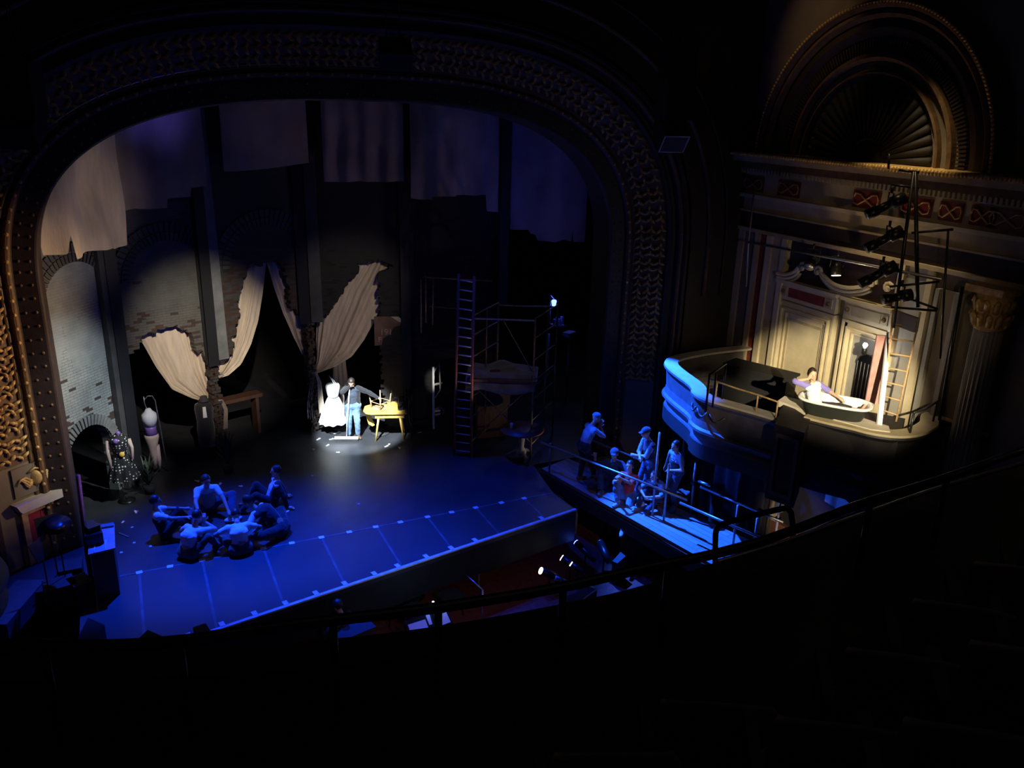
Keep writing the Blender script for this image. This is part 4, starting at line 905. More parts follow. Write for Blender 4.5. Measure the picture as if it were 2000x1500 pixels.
# ================================================================== STAGE PROPS
def pipeobj(name, root, a, b_, r, m, seg=8):
    o = MB(); o.tube([a, b_], r, seg=seg); return o.build(name, root, M[m])
# tall ladder
la, lb = G(887, 889), G(920, 893); LY = (la+lb)/2; dl = (lb-la); 
topL = at_(896, 535, (la.x, la.y)); topR = at_(926, 540, (lb.x, lb.y)); 
root = thing('tall_ladder', (la+lb)/2, 'tall red-brown ladder standing upright at the left of the scaffold tower', 'ladder')
pipeobj('rail', root, la, topL, .035, 'redwood', 4); pipeobj('rail', root, lb, topR, .035, 'redwood', 4)
for k in range(20):
    t = .03+k*.0495; pipeobj('rung', root, la.lerp(topL, t), lb.lerp(topR, t), .017, 'pipe', 6)
# scaffold tower
Sa = G(1036, 893); Sb = Sa+V((.62, 1.05, 0)); Sc = V((7.42, 17.75, 0)); Sd = Sc+V((.62, 1.05, 0))
Sb = V((PY(1078, 860, Sa.y+1.05).x, Sa.y+1.05, 0))
off = Sb-Sa; Sd = Sc+off
root = thing('scaffold_tower', (Sa+Sd)/2, 'open pipe scaffold tower with canvas covered deck beside the tall ladder', 'scaffold')
HT = at_(1040, 620, (Sa.x, Sa.y)).z; HD = at_(1037, 745, (Sa.x, Sa.y)).z; up = V((0, 0, 1))
for p in (Sa, Sb, Sc, Sd): pipeobj('post', root, p, p+up*HT, .026, 'rust')
for a_, b_ in ((Sa, Sb), (Sc, Sd)):
    m_ = a_.lerp(b_, .55)
    for h_ in (.35, 1.0, 1.55, HD, HD+.55, HD+1.1, HT-.02): pipeobj('rung', root, a_+up*h_, (b_ if h_ > 1.6 or h_ < .5 else b_)+up*h_, .018, 'rust')
    pipeobj('upright', root, m_+up*.3, m_+up*HT, .018, 'rust')
for a_, b_ in ((Sa, Sc), (Sb, Sd)):
    pipeobj('rail', root, a_+up*(HT-.08), b_+up*(HT-.08), .022, 'pipe'); pipeobj('cross_brace', root, a_+up*.4, b_+up*(HD-.1), .014, 'rust'); pipeobj('cross_brace', root, a_+up*(HD-.1), b_+up*.4, .014, 'rust')
pipeobj('cross_brace', root, Sa+up*(HD+.2), Sa.lerp(Sc, .5)+up*(HT-.1), .012, 'rust')
o = MB(); f_ = Frame(Sc, Sa); o.box(f_.w(f_.len/2, HD-.03, -.6), (f_.len+.2, 1.25, .06), rz=f_.ang); o.build('deck', root, M['dwood'])
f_ = Frame(Sc, Sa); P = []
for i in range(31):
    row = []
    for j in range(17):
        u = -.15+(f_.len+.2)*i/30; v_ = 1.25*j/16; zz = HD+.05+.09*noise.noise(V((u*2.2, v_*2.2, 3)))+.04*sin(u*5+v_*3)
        if j < 3: zz -= (3-j)*.12
        row.append(f_.w(u, zz, -v_+.03+(.04 if j < 3 else 0)))
    P.append(row)
o = MB(); o.grid(P, M['tarp']); tag(o.build('canvas_tarp', fix=False, solid=.012), 'crumpled blue-lit canvas lying over the scaffold deck', 'tarp')
# pipework behind left
root = thing('pipe_rack', FE.w(.9, 3.4, .3), 'thin pipe rack hanging behind and left of the tall ladder top', 'rack')
for (x0, y0, x1, y1) in ((826,541,962,549),(824,620,823,650),(831,535,832,630),(846,540,845,635),(838,598,892,603),(822,545,823,648)):
    P0 = (7.3, 19.0) if x1 < 880 else (7.6, 18.9); pipeobj('pipe', root, at_(x0, y0, P0), at_(x1, y1, P0), .018, 'rust', 6)
# round pedestal table with cup
tc = G(1018, 893); TH = .78
root = thing('round_table', tc, 'round reddish wooden pedestal table left of the lit scaffold post', 'table')
o = MB(); o.lathe((tc.x, tc.y, TH-.05), [(.1, 0), (.52, 0), (.55, .02), (.55, .045), (.1, .05)], seg=36); o.build('tabletop', root, M['mahog'])
o = MB(); o.lathe((tc.x, tc.y, .08), [(.12, 0), (.13, .1), (.06, .2), (.08, .45), (.05, .55), (.1, .65)], seg=16); o.build('pedestal', root, M['grey'])
for k in range(3):
    a_ = k*2.09+.5; o = MB(); o.tube([tc+V((0, 0, .2)), tc+V((cos(a_)*.2, sin(a_)*.2, .14)), tc+V((cos(a_)*.38, sin(a_)*.38, .03))], [.05, .045, .03], seg=6); o.build('foot', root, M['grey'])
c = PY(999, 832, tc.y+.1); o = MB(); o.lathe((c.x, c.y, TH+.003), [(.028, 0), (.038, .12), (.038, .14)], seg=14); tag(o.build('paper_cup', mat=M['white']), 'white paper cup on the round wooden table', 'cup')
# crate behind
p = FE.w(2.1, 0, .8); o = MB(); o.box(p+V((0, 0, 1.15)), (.9, .5, .45), rz=-.2); o.box(p+V((0, 0, .46)), (.8, .4, .9), rz=-.2); tag(o.build('storage_crate', mat=M['dwood']), 'dim wooden crates stacked under the scaffold deck at the back', 'crate')
# push broom
bp0 = G(676, 863); bh = at_(682, 748, (5.0, 19.9)); 
root = thing('push_broom', bp0, 'long handled push broom with white head held by the sweeping man', 'broom')
c0, c1 = G(654, 862), G(700, 862); o = MB(); f_ = Frame(c0, c1); o.box(f_.w(f_.len/2, .10, 0), (f_.len, .07, .05), rz=f_.ang); o.build('head', root, M['white'])
o = MB()
for k in range(40): o.box(f_.w(f_.len*(k+.5)/40, .04, 0), (.012, .06, .08), rz=f_.ang)
o.build('bristles', root, M['dk2'])
HB = V((4.86, 19.80, 1.50)); HB = at_(683, 752, (4.9, 19.75)); pipeobj('handle', root, f_.w(f_.len/2, .12, 0), HB, .018, 'white')
# yellow table
q = [G(737, 860), G(786, 860)]; f_ = Frame(q[0], q[1])
f_ = Frame(G(733, 862), G(788, 861)); TH = .76; L_ = f_.len
root = thing('yellow_table', f_.w(L_/2, 0, -.3), 'yellow drop-leaf table with splayed legs in the white light', 'table')
o = MB(); o.box(f_.w(L_/2+.02, TH-.06, -.32), (L_+.02, .62, .12), rz=f_.ang); o.build('apron', root, M['ywood'])
o = MB(); o.flat([(p.x, p.y) for p in (f_.w(-.22, 0, -.02), f_.w(-.30, 0, -.2), f_.w(-.28, 0, -.55), f_.w(-.1, 0, -.70), f_.w(L_+.1, 0, -.68), f_.w(L_+.1, 0, .04), f_.w(-.1, 0, .04))], TH, TH+.025); o.build('tabletop', root, M['ywood'])
o = MB(); o.prism([(-.28, TH), (-.16, TH), (-.02, TH-.42), (-.08, TH-.45), (-.18, TH-.38)], f_, -.30, -.28); o.build('drop_leaf', root, M['ywood'])
for su, dx in ((.1, -.09), (L_-.08, .09)):
    for n_, dy in ((-.05, .05), (-.58, -.05)): o = MB(); o.tube([f_.w(su, TH-.1, n_), f_.w(su+dx, 0, n_+dy)], [.032, .018], seg=8); o.build('leg', root, M['ywood'])
TF = f_; TT = TH+.026
o = MB(); o.box(TF.w(L_*.62, TT+.08, -.3), (.26, .26, .16), rz=f_.ang+.1); tag(o.build('yellow_box', mat=M['ywood']), 'small yellow box on the yellow table between the two upturned chairs', 'box')
def upturned(c, rz, m, lab, s=1.0, seatm=None):
    """a chair standing on its seat, legs in the air"""
    root = thing('upturned_chair', c, lab, 'chair', None); Rm = Matrix.Rotation(rz, 3, 'Z')
    W = lambda x, y, z_: c+Rm @ V((x*s, y*s, z_*s))
    o = MB(); o.box(W(0, 0, .03), (.40*s, .40*s, .035*s), R=Rm); o.build('seat', root, M[seatm or m])
    for x in (-1, 1):
        for y in (-1, 1): o = MB(); o.tube([W(x*.17, y*.17, .04), W(x*.21, y*.21, .44)], [.022*s, .014*s], seg=8); o.build('leg', root, M[m])
    for y in (-1, 1): o = MB(); o.tube([W(-.19, y*.19, .22), W(.19, y*.19, .22)], .011*s, seg=6); o.build('stretcher', root, M[m])
    for x in (-1, 1): o = MB(); o.tube([W(x*.19, -.19, .22), W(x*.19, .19, .22)], .011*s, seg=6); o.build('stretcher', root, M[m])
    return root
upturned(TF.w(.14, TT, -.34), .5, 'wood', 'light wooden chair upturned on the yellow table under the man\'s hand', .95)
cb = TF.w(L_-.02, TT, -.42); rt = upturned(cb, .15, 'blackmetal', 'black chair upturned on the right end of the yellow table', 1.0, 'dk2')
o = MB(); o.tube([TF.w(L_+.19, TT+.42, -.2), TF.w(L_+.15, TT-.02, -.2), TF.w(L_+.18, TT-.3, -.2), TF.w(L_+.26, TT-.5, -.2)], [.02, .026, .026, .03], seg=8); o.build('back_post', rt, M['blackmetal'])
o = MB(); o.tube([TF.w(L_+.19, TT+.42, -.6), TF.w(L_+.15, TT-.02, -.6), TF.w(L_+.18, TT-.3, -.6), TF.w(L_+.26, TT-.5, -.6)], [.02, .026, .026, .03], seg=8); o.build('back_post', rt, M['blackmetal'])
o = MB(); p = G(768, 848); o.lathe((p.x-.3, p.y+.2, 0), [(.24, 0), (.24, .03)], seg=20); tag(o.build('round_base', mat=M['dk2']), 'low dark round base standing on the floor behind the yellow table legs', 'stool')  # only a thin flat disc, the base of something round
# dress forms
def dressform(c, hz, lab, prof, m, cat='dress form', stand=True, legs=False, extra=None, name='dress_form'):
    root = thing(name, c, lab, cat); 
    o = MB(); o.lathe((c.x, c.y, c.z+hz), prof, seg=24); b_ = o.build('body', root, M[m])
    if stand:
        o = MB(); o.tube([c+V((0, 0, .02)), c+V((0, 0, hz+.1))], .018, seg=8); o.lathe((c.x, c.y, c.z), [(.18, 0), (.18, .02), (.05, .05)], seg=16); o.build('stand', root, M['blackmetal'])
    return root
def skirt(c, z0, z1, r0, r1, n, amp, seed=0, zw=None, rw=None, sq=.8):
    P = []; K = 72
    for i in range(17):
        t = i/16; z_ = z1+(z0-z1)*t; r = r1+(r0-r1)*t**.8; row = []
        for j in range(K):
            a_ = 2*pi*j/K; d = 1+amp*t*sin(a_*n+seed)+amp*.5*t*sin(a_*n*.5+1.3*seed+1); row.append(V((c.x+cos(a_)*r*d, c.y+sin(a_)*r*d*sq, c.z+z_+.015*sin(a_*n)*t)))
        P.append(row)
    b_ = MB(); n_ = len(P); vs = [q for r_ in P for q in r_]; b_.add(vs, [(i*K+j, i*K+(j+1) % K, (i+1)*K+(j+1) % K, (i+1)*K+j) for i in range(n_-1) for j in range(K)], None, True); return b_
# white dress
c = G(655, 848); c = at_(654, 843, (c.x, c.y+.25)); c = G(654, 844)
root = dressform(c, 0.0, 'glaring white strapless dress on a stand left of the sweeping man', [(.13, 1.0), (.15, 1.06), (.17, 1.16), (.19, 1.30), (.17, 1.36), (.1, 1.37)], 'white', 'dress', True, name='white_dress')
skirt(c, .30, 1.02, .40, .13, 11, .05, 2).build('skirt', root, M['white'], fix=False)
o = MB(); o.tube([c+V((.05, -.02, 1.34)), c+V((-.02, -.05, 1.50)), c+V((-.08, 0, 1.60))], [.02, .016, .012], seg=6); o.tube([c+V((.14, -.03, 1.22)), c+V((.04, -.02, 1.46)), c+V((-.05, 0, 1.56))], .012, seg=6); o.build('strap', root, M['white'])
# polka dot dress
m, nt, b_ = newmat('polka_dot_cotton'); L2 = nt.links; tcn = nt.nodes.new('ShaderNodeTexCoord'); vr = nt.nodes.new('ShaderNodeTexVoronoi'); vr.inputs['Scale'].default_value = 16; vr.inputs['Randomness'].default_value = .25
L2.new(tcn.outputs['Object'], vr.inputs[0]); L2.new(ramp(nt, vr.outputs['Distance'], [(.26, (.75, .75, .7)), (.30, (.012, .012, .014))]), b_.inputs['Base Color']); b_.inputs['Roughness'].default_value = .8; M['dots'] = m
c = G(248, 978)
root = dressform(c, 0, 'black and white polka dot dress on a stand in front of the brick arch', [(.14, 1.12), (.145, 1.2), (.19, 1.4), (.20, 1.48), (.10, 1.56), (.05, 1.60)], 'dots', 'dress', True, name='dotted_dress')
skirt(c, .55, 1.14, .31, .135, 9, .08, 1).build('skirt', root, M['dots'], fix=False)
o = MB(); o.tube([c+V((-.2, -.02, 1.46)), c+V((-.24, -.03, 1.2)), c+V((-.20, -.08, .78))], [.05, .04, .03], seg=8); o.build('sash', root, M['mann']); o = MB(); o.tube([c+V((.19, -.02, 1.44)), c+V((.24, -.03, 1.25)), c+V((.22, -.1, 1.0))], [.05, .035, .03], seg=8); o.build('sash', root, M['mann'])
o = MB(); o.ball(c+V((.03, -.17, 1.17)), (.055, .03, .06), seg=12); o.build('flower', root, mat('yellow_flower', (.9, .55, .08), .6))
o = MB(); o.ball(c+V((-.05, -.16, 1.48)), (.06, .05, .06), seg=10); o.ball(c+V((.01, -.03, 1.61)), (.05, .05, .05), seg=10); o.build('collar', root, M['lilacbody'])
# hanging torso form with hook
c = G(305, 924)
root = dressform(c, 0, 'pale headless display figure with violet waist hanging from a hooked stand', [(.05, .12), (.07, .45), (.12, .75), (.16, .92), (.15, 1.0)], 'mann', 'mannequin', False, name='display_figure')
o = MB(); o.lathe((c.x, c.y, 0), [(.15, 1.0), (.12, 1.12), (.13, 1.2)], seg=20); o.build('waist', root, M['lilacbody'])
o = MB(); o.lathe((c.x, c.y, 0), [(.13, 1.2), (.17, 1.38), (.16, 1.5), (.09, 1.56), (.05, 1.63)], seg=20); o.build('chest', root, M['white'])
o = MB(); o.tube([c+V((-.02, 0, 1.6)), c+V((-.06, 0, 1.75)), c+V((-.06, 0, 1.93))], .014, seg=6); o.tube([c+V((-.06, 0, 1.84)), c+V((.02, 0, 1.93)), c+V((.12, 0, 1.92)), c+V((.17, 0, 1.8)), c+V((.22, 0, .9)), c+V((.26, 0, .02))], .013, seg=6); o.build('hooked_stand', root, M['iron'])
o = MB(); o.tube([c+V((.08, 0, .7)), c+V((.10, 0, .35)), c+V((.09, 0, .1))], [.07, .05, .035], seg=10); o.build('lower_leg', root, M['mann'])
# dark suit on stand with shawl
c = G(408, 895); root = dressform(c, 0, 'black suit with white shirt front on a stand under the fan shaped drape', [(.20, .35), (.21, .8), (.19, 1.0), (.22, 1.3), (.20, 1.42), (.08, 1.50)], 'dkcloth', 'costume', True, name='suit_costume')
o = MB(); o.prism([(-.05, 1.15), (.04, 1.15), (.03, 1.42), (-.04, 1.42)], Frame((c.x-.0, c.y-.2), (c.x+1, c.y-.2)), 0, .02); o.build('shirt_front', root, M['white'])
o = MB(); o.lathe((c.x+.02, c.y, 1.5), [(.13, 0), (.15, .02), (.09, .05), (.08, .12), (.02, .13)], seg=16); o.build('hat', root, M['dk2'])
# potted dark plants
def plant(c, h_, lab, seed):
    r_ = random.Random(seed); root = thing('potted_plant', c, lab, 'plant'); o = MB(); o.lathe((c.x, c.y, 0), [(.10, 0), (.13, .2), (.12, .2)], seg=12); o.build('pot', root, M['dk2'])
    o = MB()
    for k in range(60):
        a_ = r_.random()*6.28; l = h_*(.3+.7*r_.random()); s_ = r_.uniform(.1, .32); p0 = c+V((0, 0, .18)); p1 = p0+V((cos(a_)*s_*.5, sin(a_)*s_*.5, l*.7)); p2 = p0+V((cos(a_)*s_, sin(a_)*s_, l)); n_ = V((-sin(a_), cos(a_), 0))*.025
        o.add([p0, p1-n_, p2, p1+n_], [(0, 1, 2, 3)])
    o.build('foliage', root, M['leaf'], fix=False)
plant(G(282, 952)+V((.1, -.35, 0)), .7, 'dark leafy potted plant at the foot of the lit brick pier', 1); plant(G(443, 912)+V((0, -.3, 0)), .9, 'dark leafy potted plant beside the black suit', 2)
# ---- crate desk at the left
c = G(195, 1128); TZ = .95
root = thing('prop_crate', c+V((0, .3, 0)), 'wooden box table with pale top at the left edge of the stage', 'table')
k0, k1, k2, k3 = G(172, 1083, TZ), G(225, 1070, TZ), G(221, 1024, TZ), G(190, 1030, TZ)
k3 = V((k0.x-.0, k2.y, 0)); b_ = MB(); b_.flat([(k0.x, k0.y), (k1.x, k1.y), (k2.x+.02, k2.y), (k3.x, k3.y)], TZ-.03, TZ); b_.build('tabletop', root, M['pink'])
b_ = MB(); b_.flat([(k0.x+.03, k0.y+.03), (k1.x-.03, k1.y+.03), (k2.x-.02, k2.y-.03), (k3.x+.03, k3.y-.03)], 0, TZ-.03); b_.build('body', root, M['dwood'])
o = MB(); o.box(((k0.x+k1.x)/2-.12, k0.y+.5, TZ+.11), (.28, .42, .2), rz=.1); o.box(((k0.x+k1.x)/2-.14, k0.y+.52, TZ+.26), (.2, .3, .1), rz=.4); tag(o.build('mixing_desk', mat=M['blackmetal']), 'small black equipment case on the pale table top', 'case')
o = MB(); o.box(((k1.x)-.12, k2.y-.05, TZ+.02), (.22, .12, .03)); tag(o.build('tray', mat=M['tarp']), 'blue-lit tray on the far corner of the pale table top', 'tray')
for dx in (-.12, .05):
    a_ = V(((k0.x+k1.x)/2+dx, k0.y+.02, TZ+.008)); o = MB(); o.tube([a_, a_+V((.02, .4, 0))], .008, seg=5); tag(o.build('drum_stick', mat=M['white']), 'thin white stick lying on the pale table top', 'stick', 'white sticks on the pale table top')
pa = at_(152, 928, (k0.x-.1, k0.y+.5)); pb = at_(170, 1078, (k0.x-.1, k0.y+.5)); o = MB(); o.tube([V((pb.x, pb.y, 0)), V((pb.x, pb.y, pb.z)), pa], .04, seg=4); tag(o.build('wooden_post', mat=M['redwood']), 'reddish wooden post rising left of the pale table top', 'post')
# music stand / drum gear left, dark
def mstand(c, h_, lab, tilt=-.5, yaw=0.0, w_=.42, paper=False, m='blackmetal', cat='music stand'):
    root = thing('music_stand', c, lab, cat); c = V(c); o = MB(); o.tube([c+V((0, 0, .1)), c+V((0, 0, h_))], .013, seg=6); 
    for k in range(3): a_ = k*2.09+yaw; o.tube([c+V((0, 0, .3)), c+V((cos(a_)*.28, sin(a_)*.28, 0.01))], .01, seg=6)
    o.build('stand', root, M['blackmetal']); Rm = Matrix.Rotation(yaw, 3, 'Z') @ Matrix.Rotation(tilt, 3, 'X'); o = MB(); o.box(c+V((0, 0, h_+.1)), (w_, .015, .33), R=Rm); o.build('desk', root, M[m])
    return root, c+V((0, 0, h_+.1)), Rm
mstand(G(118, 1150), 1.2, 'black music stand in front of the red double door', -.3, .3); mstand(G(100, 1180), 1.0, 'black music stand nearest the left box', -.4, 1.0)
for i, (x, y, w_) in enumerate(((165, 1130, .5), (145, 1165, .6), (185, 1160, .4))):
    c = G(x, y); o = MB(); o.box(c+V((-.2, 0, .17)), (w_*.8, .4, .34), rz=.2*i); tag(o.build('equipment_case', mat=M['black']), ['black case against the left side of the wooden box table', 'larger black case behind the blue stage strip at far left', 'low black case in front of the wooden box table'][i], 'case')
o = MB(); c = at_(110, 1025, (-1.6, 14.8)); Rm = Matrix.Rotation(.3, 3, 'X'); o.lathe((c.x, c.y, c.z), [(.03, .02), (.24, 0), (.03, .015)], seg=24, R=Rm); o.tube([c, V((c.x, c.y, 0))], .012, seg=6); tag(o.build('cymbal', mat=M['blackmetal']), 'dark cymbal on a stand in front of the red door', 'cymbal')
# ================================================================== PLATFORM AT THE RIGHT
W0, W1, W2, W3 = G(1058, 915), G(1397, 1106), G(1515, 1072), G(1110, 895)
fP = Frame((W0.x, W0.y), (W1.x, W1.y)); pd = (W1-W0).normalized(); ext = 1.2
E1, E2 = W1+pd*ext, W2+pd*ext
M['planks'] = plankmat('grey_planks', (.30, .30, .31), .16, -fP.ang)
b_ = MB(); b_.flat([(p.x, p.y) for p in (W0, E1, E2, W3)], -.08, 0.0); o = b_.build('plank_walkway', mat=M['planks'], origin=(W0.x, W0.y, -.08)); tag(o, 'long plank walkway with pipe rails running from the stage to the balcony', 'walkway')
b_ = MB(); b_.box(fP.w(3.2, -.28, -.02), (6.6, .05, .3), rz=fP.ang); b_.build('side_board', o, M['black']).parent = None
tag(COL.objects[-1], 'black board under the near edge of the plank walkway', 'board'); COL.objects[-1].matrix_world = Matrix.Identity(4)
for k in range(5):
    c = fP.w(.5+k*1.35, 0, -.5); b_ = MB(); b_.tube([V((c.x, c.y, -1.35)), V((c.x, c.y, -.09))], .04, seg=8); tag(b_.build('support_leg', mat=M['blackmetal']), 'black pipe leg holding up the plank walkway', 'support', 'pipe legs under the plank walkway')
ZR_ = .72
def prail(p0, p1, px_, lab, m='iron', zr=ZR_):
    a_ = G(*p0, zr); b2 = G(*p1, zr); root = thing('pipe_rail', (a_+b2)/2-V((0, 0, zr)), lab, 'rail'); pipeobj('bar', root, a_, b2, .027, m)
    f2 = Frame(a_, b2)
    for x, y, hh in px_:
        u = f2.px(x, y)[0]; c = f2.w(u, 0, -.04); pipeobj('post', root, V((c.x, c.y, 0.0)), V((c.x, c.y, zr+hh)), .024, 'pipe'); o = MB(); o.box(V((c.x, c.y, zr)), (.09, .09, .08), rz=.3); o.build('clamp', root, M['blackmetal'])
    return f2
f1 = prail((1057,864), (1342,976), ((1073,872,.05),(1277,950,1.25),(1300,955,.62)), 'front pipe rail before the seated people on the walkway')
f2 = prail((1328,982), (1492,1053), ((1434,1030,.45),(1473,1045,.35)), 'front pipe rail over the empty bright planks')
f3 = prail((1151,858), (1250,898), ((1200,880,0),), 'rear pipe rail beside the man in the knitted cap')
f4 = prail((1368,951), (1530,1020), ((1352,948,.5),(1518,1010,.7),(1482,1000,0)), 'rear pipe rail over the empty bright planks', zr=.72)
o = MB(); p = G(1337, 878, .6); o.tube([V((p.x, p.y, 0)), at_(1337, 845, (p.x, p.y))], .028, seg=8); tag(o.build('rail_post', mat=M['pipe']), 'free standing rail post behind the man leaning on his arm', 'post')
o = MB(); p = G(1375, 945, .6); o.tube([G(1364, 940, .85), G(1388, 949, .85)], .03, seg=8); tag(o.build('pipe_end', mat=M['iron']), 'short pipe end resting on the rear rail joint', 'pipe')
# clothing and bits left on the walkway
def clothlump(c, r, m, lab, name, cat, seed=0, flat_=.4):
    o = MB(); o.ball(V(c)+V((0, 0, r*flat_)), (r, r*.7, r*flat_), seg=20, rings=12)
    c0 = V(c); o.v = [c0+(q-c0)*(1+.35*noise.noise((q-c0)*9+V((seed, 0, 0)))) for q in o.v]
    for q in o.v: q.z = max(q.z, c0.z+.004)
    return tag(o.build(name, mat=M[m]), lab, cat)
clothlump(G(1322, 985), .28, 'olive', 'drab backpack lying on the planks behind the crouching person', 'backpack', 'bag', 3, .6)
clothlump(G(1250, 988), .14, 'white', 'crumpled pale cloth on the planks between the two seated people', 'cloth', 'cloth', 5, .3)
clothlump(G(1312, 1003), .10, 'leaf', 'round green bottle bag on the planks beside the backpack', 'pouch', 'bag', 7, .9)
clothlump(G(1165, 955), .30, 'dkcloth', 'heap of dark clothes on the planks left of the seated people', 'coat_heap', 'coat', 9, .5)
o = MB(); c = G(1248, 978); o.box(c+V((0, 0, .03)), (.2, .14, .05), rz=.4); tag(o.build('lunch_box', mat=M['paper']), 'small white box on the planks behind the person in red', 'box')
# ================================================================== PEOPLE
def two_bone(a, t, l1, l2, pole):
    a = V(a); t = V(t); d = t-a; L = d.length
    if L > (l1+l2)*.995: d = d.normalized()*(l1+l2)*.995; t = a+d; L = d.length
    if L < abs(l1-l2)*1.05+.02: L = abs(l1-l2)*1.05+.02; d = d.normalized()*L; t = a+d
    x = (l1*l1-l2*l2+L*L)/(2*L); h_ = sqrt(max(l1*l1-x*x, 0)); dn = d.normalized(); pv = V(pole); pv = pv-dn*pv.dot(dn)
    if pv.length < 1e-4: pv = dn.orthogonal()
    return a+dn*x+pv.normalized()*h_, t
PEND = []
def remeshed(mb, name, parent, mt, vox, smooth=3, wr=0.0, seed=0):
    o = mb.build(name, None, mt, origin=(0, 0, 0)); o.parent = parent; md = o.modifiers.new('r', 'REMESH'); md.mode = 'VOXEL'; md.voxel_size = vox; md.use_smooth_shade = True
    sm = o.modifiers.new('s', 'SMOOTH'); sm.factor = .5; sm.iterations = smooth; PEND.append((o, mt, wr, seed)); return o
def finish():
    dg = bpy.context.evaluated_depsgraph_get(); ms = [bpy.data.meshes.new_from_object(p[0].evaluated_get(dg)) for p in PEND]
    for (o, mt, wr, seed), me in zip(PEND, ms):
        o.modifiers.clear(); o.data = me
        if wr:
            nn = [v.normal.copy() for v in me.vertices]
            for v, n_ in zip(me.vertices, nn):
                c = v.co.copy(); k = noise.noise(V((c.x*7, c.y*7, c.z*11+seed)))*.6+noise.noise(V((c.x*16+3, c.y*16, c.z*22+seed)))*.4; v.co = c+n_*wr*k
            me.update()
        me.materials.clear(); me.materials.append(mt); me.polygons.foreach_set('use_smooth', [True]*len(me.polygons))
def hand(b, w, d, palm_n, grip=.5, s=1.0, side=1):
    """palm and five fingers at wrist w, pointing d, palm facing palm_n"""
    d = V(d).normalized(); pn = V(palm_n); pn = (pn-d*pn.dot(d)); pn = pn.normalized() if pn.length > 1e-3 else d.orthogonal().normalized(); sd = d.cross(pn)*side
    b.rc(w, .026*s, w+d*.085*s, .034*s, seg=10, side=sd, k=1.25); base = w+d*.09*s
    for k, (off_, l) in enumerate(((-.032, .062), (-.011, .072), (.011, .068), (.031, .052))):
        p = base+sd*off_*s; q = p; dd = d.copy()
        for j in range(3):
            dd = (dd+pn*grip*.75).normalized(); e = q+dd*l*s*(.45, .32, .25)[j]; b.rc(q, .0105*s, e, .0098*s, seg=8); q = e
    p = w+d*.03*s-sd*.03*s; t1 = p+(d*.5-sd*.75+pn*grip*.5).normalized()*.045*s; t2 = t1+(d*.8+pn*grip*.8-sd*.1).normalized()*.032*s; b.rc(p, .014*s, t1, .012*s, seg=8); b.rc(t1, .012*s, t2, .010*s, seg=8)
